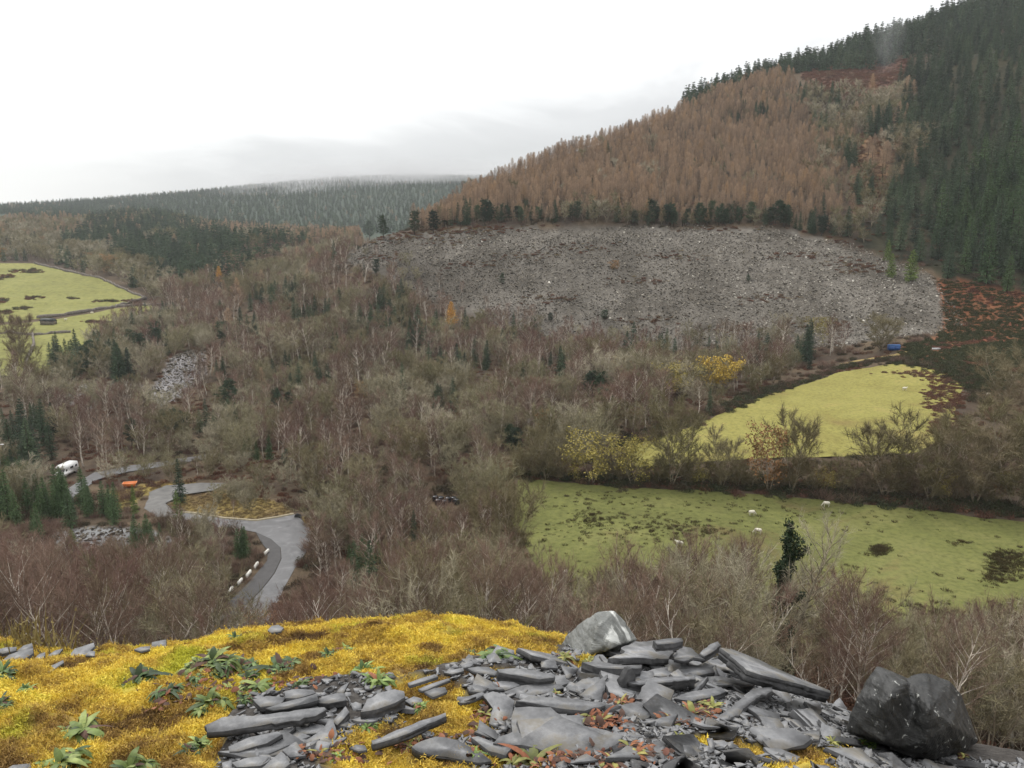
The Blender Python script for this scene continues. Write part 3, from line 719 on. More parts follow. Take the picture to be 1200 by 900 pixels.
# dark evergreens standing in small clumps through the bare woods
for u, v, k, sp, h0, h1, kind, lab in [(85,440,9,9,9,14,'spruce','dark spruce of the clump below the left pasture corner'),(140,445,8,9,9,14,'spruce','dark spruce of the clump above the pale slate spill'),(35,548,7,9,9,14,'spruce','dark spruce of the group behind the left edge lamp'),
    (268,400,4,6,8,12,'pine','dark evergreen of the pair high in the left wood'),(255,445,3,5,6,9,'spruce','dark spruce of the small group right of the slate spill'),(325,478,5,8,4,6,'pine','low dark evergreen of the clump in the left middle wood'),(60,600,16,16,6,10,'spruce_green','green conifer of the big clump in front of the lane'),
    (5,610,9,12,7,11,'spruce_green','green conifer of the clump at the left edge'),(120,606,8,10,5,8,'spruce_green','green conifer of the row above the left slate heap'),(432,668,7,12,4,7,'spruce_green','dark green conifer of the patch low left of centre'),(315,358,7,12,9,14,'spruce','dark spruce of the group left of the scree end'),
    (340,350,5,10,9,14,'spruce','dark spruce of the group nearest the scree end'),(180,410,5,12,8,12,'pine','dark evergreen of the group below the pasture corner'),(610,528,4,8,5,8,'pine','dark evergreen of the thicket by the damp field corner'),(385,452,3,6,6,9,'spruce','dark spruce of the trio in the middle wood'),
    (200,508,4,10,5,8,'pine','dark holly of the group above the lane'),(700,462,5,10,6,9,'pine','dark evergreen of the thicket behind the bright meadow'),(990,192,5,9,11,16,'spruce','dark spruce of the clump in the rusty gully'),(885,142,16,16,9,13,'spruce','dark spruce of the patch inside the upper larches'),
    (75,425,6,10,9,14,'spruce','dark spruce of the clump along the lower edge of the far pasture'),(110,430,6,8,9,14,'pine','dark evergreen of the belt along the lower pasture edge'),(290,395,5,8,8,13,'spruce','dark spruce of the cluster high in the left wood'),(360,380,5,10,8,12,'spruce','dark spruce of the cluster right of the far valley trees'),
    (240,500,5,14,6,10,'spruce','dark spruce of the scatter above the lane'),(300,540,4,12,5,8,'spruce_green','green conifer of the scatter behind the roadside island'),(520,480,4,10,7,11,'spruce','dark spruce of the scatter in the centre of the wood'),(570,430,4,10,7,12,'spruce','dark spruce of the scatter below the golden larch'),(410,420,5,12,8,12,'spruce','dark spruce of the scatter left of the golden larch'),
    (170,640,7,14,4,7,'spruce_green','dark green conifer of the patch on the left slate heap'),(285,655,4,6,4,6,'spruce_green','dark green conifer beside the white blocks'),(640,440,4,12,7,11,'spruce','dark spruce of the scatter in the wood under the middle scree'),(830,420,4,10,6,10,'spruce','dark spruce of the scatter behind the yellow-leaved tree'),(30,505,6,14,7,12,'spruce','dark spruce of the scatter above the street lamp'),
    (1012,240,6,8,11,16,'spruce','dark spruce of the clump low in the rusty gully'),(950,268,5,9,8,12,'spruce','dark spruce of the clump at the upper right scree corner'),(1035,160,7,10,13,18,'spruce','dark spruce of the clump at the edge of the right plantation')]:
    c = hit(u, v); s_ = c[1] / FPX
    for i in range(k):
        q = hit(u + rng.normal() * sp, v + rng.normal() * sp * .35); plant(kind, q[0], q[1], h0 + (h1 - h0) * rng.random(), lab, lab.split(' of ')[-1][:60], c[1] < 190, 1.1, q[2]); MEMO.append((q[0], q[1], 1.5)); (a_, b_) = project(np.array([q[0], q[1], q[2] + h0 * .6])); SEEN.append((a_, b_, q[1] - 1))
# hedgerow shrubs run between those trees
HX = []
for k, (u, v) in enumerate([(612,563),(628,565),(660,566),(676,567),(712,569),(728,570),(757,571),(772,571),(806,572),(822,573),(836,573),(864,575),(880,576),(915,578),(950,580),(965,581),(985,582),(1005,584),(1020,585),(1055,587),(1070,588),(1108,591),(1122,593),(1158,596),(1208,600),(1230,603)]):
    p = hit(u, v - 4); plant('hedge' if k % 3 else 'olive_bush' if k % 2 else 'hedge', p[0], p[1], 4.2 + 3.2 * rng.random(), 'low tangled bare shrub of the hedgerow between the two fields', 'hedgerow shrubs', True, 1.15)
    MEMO.append((p[0], p[1], 1.5))

for u, v, r in [(513,589,3.5),(522,590,3.5),(533,590,3),(518,596,4),(530,597,4),(523,603,4),(80,556,4),(88,560,4),(70,562,3),(152,572,2.5),(1047,411,3),(1047,416,2.5),(1097,411,2),(348,606,1.5)]:
    p = hit(u, v); MEMO.append((p[0], p[1], r))
SHEETP = [Z[k] for k in SHEETS]
def clear(x, y, margin=1.2, scree=True, verge=False):
    """mask of points that keep off fields, roads, scree and single trees"""
    m = np.ones(len(x), bool)
    for k in SHEETS + (['scree'] if scree else []) + ([] if verge else ['verge']):
        m &= ~inpoly(x, y, Z[k])
        i = np.where(m)[0]
        if len(i):
            e = edgedist(x[i], y[i], Z[k]); m[i[e < margin]] = False
    for k in ('heap', 'heap_b', 'heap_c'): m &= ~inpoly(x, y, Z[k])
    for a, b, r in MEMO: m &= (x - a) ** 2 + (y - b) ** 2 > r * r
    return m
def grid_in(poly, s, jit=.8, wob=0.0):
    lo, hi = poly.min(0), poly.max(0)
    gx, gy = np.meshgrid(np.arange(lo[0], hi[0], s), np.arange(lo[1], hi[1], s))
    x = gx.ravel() + (rng.random(gx.size) - .5) * s * jit; y = gy.ravel() + (rng.random(gx.size) - .5) * s * jit
    m = inpoly(x + wob * 2 * fbm(x / (wob * 3 + 1), y / (wob * 3 + 1), 3, 141), y + wob * 2 * fbm(x / (wob * 3 + 1), y / (wob * 3 + 1), 3, 151), poly); return x[m], y[m]
W_ROAD = 'wood beside the wet road'; W_MID = 'bare wood in the valley bottom'; W_SCREE = 'birch wood under the scree'
WOOD = []   # x, y, h, kind, wood name
def fill(poly, s, mix, h0, h1, wood, margin=1.2, keep=None, world=False, wob=0.0):
    poly = np.array(poly, float) if world else wpoly(poly)
    x, y = grid_in(poly, s, .9, wob); m = clear(x, y, margin, verge=margin < .35); x, y = x[m], y[m]
    if wood in (W_MID, W_SCREE, W_ROAD): gap = fbm(x / 13, y / 13, 3, 181) < .3; x, y = x[gap], y[gap]
    ks = [k for k, _ in mix]; pr = np.array([q for _, q in mix]); pr = pr / pr.sum()
    pt = np.clip(.5 + 1.5 * fbm(x / 26, y / 26, 3, 91), 0, .9999); c = np.clip(np.searchsorted(np.cumsum(pr), np.where(rng.random(len(x)) < .75, np.minimum(pt, .88), rng.random(len(x)))), 0, len(ks) - 1)
    h = (h0 + (h1 - h0) * rng.random(len(x))) * (1 + .3 * fbm(x / 17, y / 17, 2, 97))
    for i in range(len(x)):
        if keep is not None and not keep(x[i], y[i]): continue
        WOOD.append((x[i], y[i], h[i], ks[c[i]], wood))
W_NEAR = 'thicket below the mossy edge'
# thicket between the slate tip and the valley floor: crown tops as high as the photograph shows them
TOPU = [-250,-60,0,60,150,230,262,285,345,372,420,470,520,560,610,650,690,740,800,860,890,930,960,1000,1060,1130,1200,1400]
TOPV = [640,632,628,640,640,655,690,716,706,676,655,645,655,648,662,672,690,655,660,640,690,700,680,695,715,725,705,690]
gx, gy = grid_in(np.array([(-95, 52), (95, 52), (110, 104), (-110, 104)], float), 3.7)
m = clear(gx, gy, 1.0); gx, gy = gx[m], gy[m]
for x, y in zip(gx, gy):
    if rng.random() < .08: continue
    u, _ = project(np.array([x, y, -45.0])); vt = np.interp(u, TOPU, TOPV) - 6 + rng.random() ** 1.4 * 55
    if y < 66: vt += 22
    d = ray(u, vt); h = d[2] / d[1] * y - Hf(x, y)[0]
    if h < 2.2: continue
    h = min(h, 13)
    willow = (.22 if u < 480 else .75 if 480 < u < 600 else .15 if u < 830 else .6 if u < 900 else .3 if u < 1000 else .6)
    WOOD.append((x, y, h, 'willow_near' if rng.random() < willow else 'birch_near', W_NEAR))
W_ROAD = 'wood beside the wet road'
fill([(-120,745),(-120,640),(60,660),(190,625),(205,625),(300,632),(300,650),(255,706),(235,745)], 3.2, [('birch', .75), ('broad', .2), ('spruce_young', .05)], 4.5, 7, W_ROAD)
fill([(372,705),(372,625),(400,600),(500,600),(600,610),(622,690),(560,712)], 3.5, [('birch', .6), ('broad', .4)], 5.5, 9, W_ROAD)
fill([(232,591),(262,577),(338,592),(325,603),(270,604)], 2.2, [('birch', .7), ('broad', .3)], 2, 4.5, W_ROAD, .3)
W_LEFT = 'dark conifers by the camper van'
fill([(-120,640),(-120,560),(30,560),(60,590),(140,602),(190,612),(150,622),(60,635)], 3.2, [('spruce_green', .45), ('spruce', .35), ('broad', .12), ('birch', .08)], 5, 10, W_LEFT, .8)
fill([(-120,560),(-120,505),(0,505),(60,520),(62,545),(20,560)], 5, [('spruce', .75), ('broad', .25)], 6, 13, W_LEFT)
fill([(100,545),(190,535),(270,520),(330,580),(262,565),(235,560),(140,566),(112,570)], 4, [('birch', .5), ('broad', .5)], 3.5, 6, W_ROAD, 1.5)
W_MID = 'bare wood in the valley bottom'
fill([(330,600),(270,525),(110,540),(60,520),(0,470),(0,450),(90,430),(130,470),(200,470),(320,470),(420,470),(470,520),(600,520),(735,510),(735,535),(610,558),(600,606),(400,598)], 4.8,
     [('birch', .48), ('broad', .4), ('spruce', .06), ('pine', .03), ('yellow_bush', .004), ('orange_bush', .006)], 5, 11.5, W_MID, 2)
fill([(470,520),(420,468),(480,452),(620,448),(760,440),(850,455),(860,474),(810,496),(735,520),(600,520)], 4.7, [('broad', .52), ('birch', .4), ('spruce', .03), ('pine', .02), ('yellow_bush', .004), ('orange_bush', .006)], 6, 12.5, W_MID, 1.5)
W_SCREE = 'birch wood under the scree'
fill([(480,452),(380,470),(200,465),(250,420),(330,340),(410,322),(450,335),(500,362),(560,386),(640,404),(780,414),(850,412),(990,410),(1000,418),(920,440),(862,470),(850,455),(760,440),(620,448)], 4.9,
     [('birch', .58), ('broad', .25), ('spruce', .09), ('larch', .05), ('pine', .02), ('orange_bush', .004)], 6, 13.5, W_SCREE, 1.5)
fill([(90,440),(110,400),(160,375),(210,370),(250,400),(240,420),(190,438),(150,466)], 5, [('spruce', .4), ('birch', .4), ('broad', .1), ('larch', .1)], 7, 12, 'mixed trees below the left pasture', 1)
fill([(210,370),(190,360),(300,300),(420,290),(410,320),(330,345),(250,410)], 6.5, [('birch', .5), ('larch', .2), ('broad', .2), ('spruce', .1)], 9, 15, 'mixed trees left of the scree', 2)
for q in zip(*grid_in(wpoly([(560,378),(560,362),(700,386),(860,390),(1000,388),(1000,402),(850,405),(700,402)]), 6.5)):
    WOOD.append((q[0], q[1], 4 + 4 * rng.random(), 'birch' if rng.random() < .7 else 'broad', W_SCREE))
for q in zip(*grid_in(wpoly([(415,300),(430,288),(470,300),(540,345),(540,362),(450,322)]), 8)):
    WOOD.append((q[0], q[1], 4 + 4 * rng.random(), 'birch' if rng.random() < .7 else 'broad', W_SCREE))
W_LARCH = 'larch stand above the scree'
LARCHP = wpoly([(482,274),(560,265),(700,262),(870,265),(960,264),(975,230),(990,180),(955,120),(930,95),(880,98),(800,130),(650,188),(560,224),(505,258)])
fill(LARCHP, 3.7, [('larch', .92), ('broad_far', .03), ('spruce', .05)], 6.5, 11.5, W_LARCH, .5, world=True, wob=7)
W_FRINGE = 'dark fringe along the top of the scree'
fill([(530,266),(700,262),(870,265),(1000,281),(1000,274),(870,256),(700,254),(500,266)], 3.4, [('pine', .3), ('spruce', .45), ('broad_far', .13), ('larch', .12)], 6, 12, W_FRINGE, .5)
W_GULLY = 'mixed trees on the red gully'
fill([(960,264),(960,230),(950,180),(935,120),(940,110),(1030,112),(1070,110),(1060,180),(1040,250),(1010,285)], 6.5, [('larch', .42), ('broad_far', .3), ('spruce', .28)], 6, 15, W_GULLY, .5, wob=10)
W_SPRUCE = 'dense spruce slope on the right'
fill([(1000,275),(1030,245),(1045,180),(1075,90),(1100,62),(1200,25),(1330,-20),(1330,60),(1330,330),(1180,332),(1110,318),(1045,300)], 7.6, [('spruce', 1.)], 9, 19, W_SPRUCE, 1, wob=14)
fill([(1090,330),(1105,310),(1100,250),(1140,190),(1330,190),(1330,345),(1200,345)], 7.6, [('spruce_green', .8), ('spruce', .2)], 12, 25, W_SPRUCE, 1, wob=6)
W_TOP = 'dark spruces along the right skyline'
top = [(P(u, v, Y)[0], Y) for u, v, Y in [(800,130,615),(940,92,660),(1060,62,660),(1110,55,640),(1200,22,640),(1350,-22,640),(1350,-30,800),(1200,0,790),(1100,28,765),(1000,58,745),(900,90,705),(800,124,660)]]
fill(top, 6, [('spruce_far', 1.)], 12, 17, W_TOP, 1, world=True)
W_FAR = 'far forest up the valley'
fill([(205,357),(120,326),(40,306),(-150,306),(-150,280),(60,272),(100,285),(165,315),(215,348)], 9, [('broad_far', .75), ('orange_bush', .03), ('spruce_far', .1), ('larch', .12)], 9, 15, W_FAR, 4)
fill([(95,285),(110,268),(180,260),(300,288),(350,298),(320,322),(235,352),(205,345),(165,315)], 7, [('spruce_far', .9), ('larch', .07), ('broad_far', .03)], 13, 20, W_FAR, 4, wob=20)
fill([(-150,282),(-150,262),(100,262),(180,262),(110,285)], 9, [('broad_far', .2), ('larch', .75), ('spruce_far', .05)], 10, 15, W_FAR, 4)
fill([(180,262),(420,277),(430,290),(400,300),(300,292)], 8, [('spruce_far', .4), ('larch', .5), ('broad_far', .1)], 10, 16, W_FAR, 4)
t0 = [(-900, 1500), (-1500, 1900), (-1300, 2250), (-700, 2480), (-300, 2700), (350, 2900), (300, 2000), (-100, 1350), (-560, 1150), (-760, 1250)]
fill(t0, 13, [('spruce_far', .9), ('larch', .06), ('broad_far', .04)], 9, 13, W_FAR, 4, world=True)

# the 300 nearest of each kind stand singly; what is left of a kind is one wood
LABEL = {
 ('birch_tree', W_NEAR): 'bare purple-brown birch with pale trunk in the thicket just below the mossy edge',
 ('broadleaf_tree', W_NEAR): 'bare olive-grey many-stemmed tree in the thicket just below the mossy edge',
 ('birch_tree', W_ROAD): 'small bare brown birch in the wood beside the wet winding road',
 ('broadleaf_tree', W_ROAD): 'bare grey-olive tree in the wood beside the wet winding road',
 ('spruce_tree', W_ROAD): 'small light green spruce among the birches left of the winding road',
 ('spruce_tree', W_LEFT): 'dark green conifer in the clump at far left by the camper van',
 ('broadleaf_tree', W_LEFT): 'bare tree among the dark conifers at far left by the camper van',
 ('birch_tree', W_LEFT): 'bare birch among the dark conifers at far left by the camper van',
 ('birch_tree', W_MID): 'bare birch of the brown wood in the middle of the valley bottom',
 ('broadleaf_tree', W_MID): 'bare grey-olive tree of the wood in the middle of the valley bottom',
 ('spruce_tree', W_MID): 'lone dark spruce scattered in the bare wood of the valley bottom',
 ('birch_tree', W_SCREE): 'bare birch with pale thin trunk in the wood just under the scree',
 ('broadleaf_tree', W_SCREE): 'bare spreading tree in the birch wood just under the scree',
 ('spruce_tree', W_SCREE): 'small dark spruce scattered in the birch wood under the scree',
 ('larch_tree', W_SCREE): 'orange-brown larch scattered in the birch wood under the scree',
 ('larch_tree', W_LARCH): 'bare orange-brown larch of the dense stand on the slope above the scree',
 ('spruce_tree', W_LARCH): 'dark spruce dotted among the orange-brown larches above the scree',
 ('pine_tree', W_FRINGE): 'rounded dark pine in the fringe of trees along the top of the scree',
 ('spruce_tree', W_FRINGE): 'dark pointed spruce in the fringe of trees along the top of the scree',
 ('larch_tree', W_FRINGE): 'brown larch in the dark fringe of trees along the top of the scree',
 ('broadleaf_tree', W_FRINGE): 'bare grey tree in the dark fringe along the top of the scree',
 ('spruce_tree', W_SPRUCE): 'dark green spruce of the dense plantation covering the right hillside',
 ('spruce_tree', W_GULLY): 'dark spruce standing on the rust-red gully between larches and plantation',
 ('larch_tree', W_GULLY): 'brown larch on the rust-red gully between larch stand and plantation',
}
LABEL2 = {('spruce_tree', 'mixed trees below the left pasture'): 'dark spruce in the mixed clump below the far left pasture',
 ('birch_tree', 'mixed trees below the left pasture'): 'bare birch in the mixed clump below the far left pasture',
 ('broadleaf_tree', 'mixed trees below the left pasture'): 'bare spreading tree in the mixed clump below the far left pasture',
 ('larch_tree', 'mixed trees below the left pasture'): 'brown larch in the mixed clump below the far left pasture'}
LABEL.update(LABEL2)
for w_, t_ in ((W_MID, 'in the bare wood of the valley bottom'), (W_SCREE, 'in the birch wood just under the scree')):
    LABEL[('pine_tree', w_)] = 'small rounded dark evergreen ' + t_; LABEL[('leafy_bush', w_)] = 'small bush still holding yellow or orange leaves ' + t_
OPEN = [(520,587),(512,587),(534,588),(79,549),(88,552),(152,568),(340,640),(350,622),(322,660),(305,690),(330,612),(300,616),(265,612),(230,608),(195,583),(180,590),(225,570),(205,574),(150,549),(185,544),(215,539),(100,562),(280,690),(300,668),(313,648),(270,697)]
OPEN = [(u, v, hit(u, v)[1]) for u, v in OPEN] + [(1047,407,270), (640,668,100), (662,676,100), (796,641,100)] + SEEN
keepw = []
for t in WOOD:
    if 50 < t[1] < 480 and abs(t[0]) < 260:
        b0 = Hf(t[0], t[1])[0]; (u0, v0) = project(np.array([t[0], t[1], b0])); (_, v1) = project(np.array([t[0], t[1], b0 + t[2]])); hw = t[2] * .27 * FPX / t[1]
        if any(t[1] < Y and abs(u - u0) < hw + 1 and v1 + 2 < v < v0 + 2 for u, v, Y in OPEN) and rng.random() < .9: continue
    keepw.append(t)
WOOD = keepw
WOOD.sort(key=lambda t: t[0] ** 2 + t[1] ** 2)
LIM = dict(birch_tree=300, broadleaf_tree=300, larch_tree=300, spruce_tree=300, pine_tree=120, leafy_bush=80)
rest = {}
PL = {'birch_tree': 'birches', 'broadleaf_tree': 'bare trees', 'larch_tree': 'larches', 'spruce_tree': 'spruces', 'pine_tree': 'pines', 'leafy_bush': 'bushes'}
for x, y, h, kind, wood in WOOD:
    nm = KIND[kind]
    if NKIND.get(nm, 0) < LIM[nm] and (nm, wood) in LABEL:
        plant(kind, x, y, h, LABEL[(nm, wood)], PL[nm] + ' of the ' + wood, math.hypot(x, y) < 190)
    else: rest.setdefault(nm, []).append((x, y, h, kind))
WNAME = dict(birch_tree='birch_wood', broadleaf_tree='broadleaf_wood', larch_tree='larch_forest', spruce_tree='spruce_forest', pine_tree='pine_wood', leafy_bush='bush_cover')
WLAB = dict(birch_tree='brown bare birch wood filling the valley under the scree', broadleaf_tree='grey-olive bare woodland spread through the valley',
            larch_tree='orange-brown larch forest covering the slope above the scree', spruce_tree='dark green spruce forest over the right hillside and far hills',
            pine_tree='dark pines along the top of the scree', leafy_bush='orange-tinted bushes in the far woods')
for nm, lst in rest.items():
    kinds = sorted({k for *_, k in lst}); base_i = {}; prs = []
    for k in kinds:
        base_i[k] = len(prs); prs += [p for p, _, _ in [(q[0], 0, 0) for q in PROTO[k]]]
    X = np.array([(a, b) for a, b, *_ in lst]); zz = Hf(X[:, 0], X[:, 1])
    hh = np.array([q[2] for q in lst]); pk = []; s3 = []
    for a, b, h, k in lst:
        i = int(rng.integers(len(PROTO[k]))); pk.append(len(prs) - 1 - (base_i[k] + i)); s = h / PROTO[k][i][2]
        wd = s * (.9 + .35 * rng.random()); s3.append((wd, wd, s))
    rot = np.zeros((len(lst), 3)); rot[:, 2] = rng.random(len(lst)) * 6.28; rot[:, :2] = rng.normal(size=(len(lst), 2)) * .03
    scatter(WNAME[nm], np.stack([X[:, 0], X[:, 1], zz], -1), rot, s3, prs, pk, WLAB[nm], 'woodland')
print('TREES', NKIND, {k: len(v) for k, v in rest.items()})

# ---- ground cover of the woods, bracken slopes, rushes in the field, stones of the scree
def cover(name, label, cat, x, y, protos, smin, smax, pick=None, off=0.0, tilt=.1, flat=None):
    n = len(x); z = Hf(x, y) + off
    rot = np.stack([rng.normal(size=n) * tilt, rng.normal(size=n) * tilt, rng.random(n) * 6.28], -1)
    s = (smin + (smax - smin) * rng.random(n) ** 1.6)[:, None] * np.ones(3) * (1 if flat is None else np.array(flat))
    return scatter(name, np.stack([x, y, z], -1), rot, s, protos, rng.integers(0, len(protos), n) if pick is None else pick, label, cat)
n = 26000
tt = np.radians(-40 + 82 * rng.random(n)); r_ = np.exp(math.log(30) + (math.log(460) - math.log(30)) * rng.random(n))
x, y = r_ * np.sin(tt), r_ * np.cos(tt); m = clear(x, y, .4) & (r_ > 42 + 4 * rng.random(n)) & ~zin('heap', x, y) & ~zin('heap_b', x, y) & ~zin('heap_c', x, y) & ~zin('bracken', x, y) & (Hf(x, y) < 8); x, y = x[m], y[m]
pk = np.where(fbm(x / 18, y / 18, 3, 61) > .12, rng.integers(3, 6, len(x)), np.where(rng.random(len(x)) < .55, rng.integers(6, 9, len(x)), rng.integers(0, 3, len(x))))
cover('undergrowth', 'brown brambles, bracken and scrub under the bare trees', 'undergrowth', x, y, (CL['bramble'] + CL['bracken'] + CL['scrub'])[::-1], .5, 1.3, 8 - pk)
x, y = grid_in(Z['bracken'], 1.5); m = clear(x, y, .2); x, y = x[m], y[m]
g_ = fbm(x / 9, y / 9, 3, 71) > .42
cover('bracken', 'rust-red dead bracken on the slope right of the scree', 'bracken', x, y, (CL['bracken'] + CL['heath'])[::-1], .5, 1.2, 5 - np.where(g_, rng.integers(3, 6, len(x)), rng.integers(0, 3, len(x))))
for k in ('redtop', 'redgully'):
    x, y = grid_in(Z[k], 3.0); cover('bracken', 'rust-red bracken clearing high on the hillside' if k == 'redtop' else 'rust-red bracken strip running up the gully', 'bracken', x, y, CL['bracken'], 1, 2.2)
# hedge bottom and wall bottoms
hp = [hit(u, v)[:2] for u, v in [(600,561),(700,566),(800,571),(900,576),(1000,586),(1100,595),(1215,606)]]
x = []; y = []
for i in range(len(hp) - 1):
    k = 150
    for j in range(k):
        q = hp[i] + (hp[i + 1] - hp[i]) * rng.random(); x.append(q[0] + rng.normal() * .9); y.append(q[1] + 2.2 + rng.normal() * 1.6)
x = np.array(x); y = np.array(y)
cover('hedge_bottom', 'dark brambles and rusty bracken along the hedgerow foot', 'undergrowth', x, y, CL['bramble'] + CL['bracken'] + CL['heath'], .7, 1.5)
for pxl, wd in (([(735,522),(800,500),(860,477),(905,459),(980,434),(1050,421)], 1.6), ([(1060,424),(1095,428),(1130,440),(1160,470)], 2.5)):
    hp = [hit(u, v)[:2] for u, v in pxl]; x = []; y = []
    for i in range(len(hp) - 1):
        for j in range(90):
            q = hp[i] + (hp[i + 1] - hp[i]) * rng.random(); x.append(q[0] + rng.normal() * wd); y.append(q[1] + 1.5 + rng.normal() * wd)
    cover('hedge_bottom', 'dark bramble bank along the upper side of the bright meadow', 'undergrowth', np.array(x), np.array(y), CL['bramble'] + CL['heath'] + CL['bracken'][:1], .6, 1.2)
# rushes and dark tussocks in the damp field, in patches
def rush_mesh(seed):
    rg = np.random.default_rng(seed); C = MB(); n = 60
    a = rg.random(n) * 6.28; q = np.sqrt(rg.random(n)) * .35
    p = np.stack([q * np.cos(a), q * np.sin(a), -.05 + 0 * a], -1)
    slivers(C, rg, p, unit(np.stack([np.cos(a) * .5, np.sin(a) * .5, 1 + 0 * a], -1) + rg.normal(size=(n, 3)) * .2), .3 + .2 * rg.random(n), .06); return C
M['rush'] = veg('brown_rushes', [(.07,.06,.025),(.1,.075,.035),(.055,.055,.02)], .9, 1, .3)
RU = [proto('rush_form', rush_mesh(700 + i).mesh('rush', M['rush'])) for i in range(3)]
x = []; y = []
for u, v, du, dv, k in [(690,608,18,9,60),(705,612,14,8,45),(760,612,45,12,90),(800,622,25,10,60),(830,622,15,8,45),(735,628,60,14,70),(670,625,40,25,70),(1032,643,8,4,110),(1028,648,9,4,60),(1172,655,14,9,170),(1168,672,14,10,150),(1190,660,16,16,160),(1125,636,14,3,30),(1100,720,20,6,70),(1080,712,40,8,40),(1185,715,20,10,40),(860,598,160,25,130),(1000,690,120,30,90),(700,585,60,10,60),(1050,610,150,14,40)]:
    for j in range(k):
        p = hit(u + rng.normal() * du * .6, v + rng.normal() * dv * .6); x.append(p[0]); y.append(p[1])
x = np.array(x); y = np.array(y); m = zin('field', x, y)
cover('rushes', 'dark rush tussocks dotted over the damp field', 'rushes', x[m], y[m], RU, .5, 1.3)
x = []; y = []
for u, v, du, dv, k in [(1095,462,12,8,80),(1100,478,14,6,60),(1110,445,20,5,60),(1085,440,22,3,40),(1100,500,10,10,60),(1060,437,25,2,25),(1118,470,12,14,110),(1120,500,12,10,80),(1112,452,14,8,60)]:
    for j in range(k):
        p = hit(u + rng.normal() * du * .6, v + rng.normal() * dv * .6); x.append(p[0]); y.append(p[1])
cover('bracken', 'dark red bracken patches on the right end of the bright meadow', 'bracken', np.array(x), np.array(y), CL['bracken'], .4, .9)
# far pasture: rough outcrops of dead bracken
x = []; y = []
for u, v, du, dv, k in [(30,318,18,2,40),(5,325,10,3,25),(38,349,10,2,22),(85,350,5,.7,6),(3,353,6,2,16),(25,362,8,1,10),(145,353,22,1,24),(112,378,14,1.2,24),(5,366,8,2,14)]:
    for j in range(k):
        p = hit(u + rng.normal() * du * .6, v + rng.normal() * dv * .6); x.append(p[0]); y.append(p[1])
cover('bracken', 'brown rocky bracken patches on the far left pasture', 'bracken', np.array(x), np.array(y), CL['bracken'] + CL['bramble'], .8, 1.8)
# scree: broken slate
def stone(seed, flat=.45):
    rg = np.random.default_rng(seed); p = rg.normal(size=(11, 3)); p /= np.linalg.norm(p, axis=1)[:, None]; p *= np.array([.6, .45, flat * .5]) * (.7 + .5 * rg.random((11, 1)))
    bm = bmesh.new(); vs = [bm.verts.new(q) for q in p]; r = bmesh.ops.convex_hull(bm, input=vs)
    bmesh.ops.delete(bm, geom=list({e for e in r['geom_interior'] if isinstance(e, bmesh.types.BMVert)}), context='VERTS')
    me = bpy.data.meshes.new('slate_stone'); bm.to_mesh(me); bm.free(); return me
m_, N, L, b = newmat('weathered_slate', .6, .4)
oi = N.new('ShaderNodeObjectInfo'); r = ramp(N, [(0, (.06,.054,.048)), (.5, (.135,.124,.11)), (.85, (.225,.212,.194)), (.95, (.37,.36,.34)), (1, (.5,.49,.47))]); L.new(oi.outputs['Random'], r.inputs[0])
nl_ = noise(N, L, .045, 5, .7, vec=oi.outputs['Location']); sx_ = N.new('ShaderNodeSeparateXYZ'); L.new(oi.outputs['Location'], sx_.inputs[0]); gx_ = math_(N, L, 'MULTIPLY', math_(N, L, 'SUBTRACT', sx_.outputs['X'], 60.0), .0011)
lr = ramp(N, [(.36, (.4,.34,.25)), (.48, (.72,.66,.54)), (.61, (1.15,1.1,1.0))]); L.new(math_(N, L, 'ADD', nl_.outputs[0], gx_), lr.inputs[0])
L.new(mixc(N, L, 1.0, r.outputs[0], lr.outputs[0], 'MULTIPLY'), b.inputs['Base Color'])
M['stone'] = m_
ST = []
for i in range(6):
    me = stone(800 + i); me.materials.append(m_); ST.append(proto('stone_form', me))
x, y = grid_in(Z['scree'], .72, 1.0, 9)
big = rng.random(len(x)); m = rng.random(len(x)) < .8; x, y = x[m], y[m]
cover('scree', 'grey fan of broken slate below the larch slope', 'scree', x, y, ST, .4, 1.5, tilt=.5, flat=(1, 1, .9), off=.05)
for k, nm in (('heap_c', 'brownish slate spill in the left wood below the pasture'), ('heap', 'grey slate heap among birches left of the road'), ('heap_b', 'pale slate spill in the wood left of centre')):
    x, y = grid_in(Z[k], .8, 1.0); cover('slate_spill', nm, 'scree', x, y, ST, .4, 1.6, tilt=.5)
k = 260; x = []; y = []
for u, v in [(430,282),(455,279),(480,275),(510,272),(540,270),(590,268),(470,277),(525,271),(560,268),(840,268),(750,330),(1010,318),(985,310),(620,300),(900,350),(520,285),(450,300),(560,310),(680,290),(800,300),(940,300),(640,350),(860,385),(760,375),(960,380)]:
    for j in range(38):
        p = hit(u + rng.normal() * 22, v + rng.normal() * 3); x.append(p[0]); y.append(p[1])
M['dry_grass'] = veg('dry_yellow_grass', [(.23,.17,.075),(.18,.13,.065),(.15,.1,.06)], .9, .8, .3)
CL['dry'] = [proto('dry_form', clump(690 + j, 1.3, .7, 120, .06, .1).mesh('dry', M['dry_grass'])) for j in range(2)]
cover('scree_scrub', 'dry grass and heather tufts growing through the scree', 'scrub', np.array(x), np.array(y), CL['dry'] + CL['bracken'], .5, 1.2)
x = []; y = []
for key in ('verge', 'verge_b', 'verge_c'):
    a, b_ = grid_in(Z[key], 1.0); x += list(a); y += list(b_)
cover('verge_grass', 'dry yellow grass on the verges round the road junction', 'grass', np.array(x), np.array(y), CL['dry'], .3, .7)
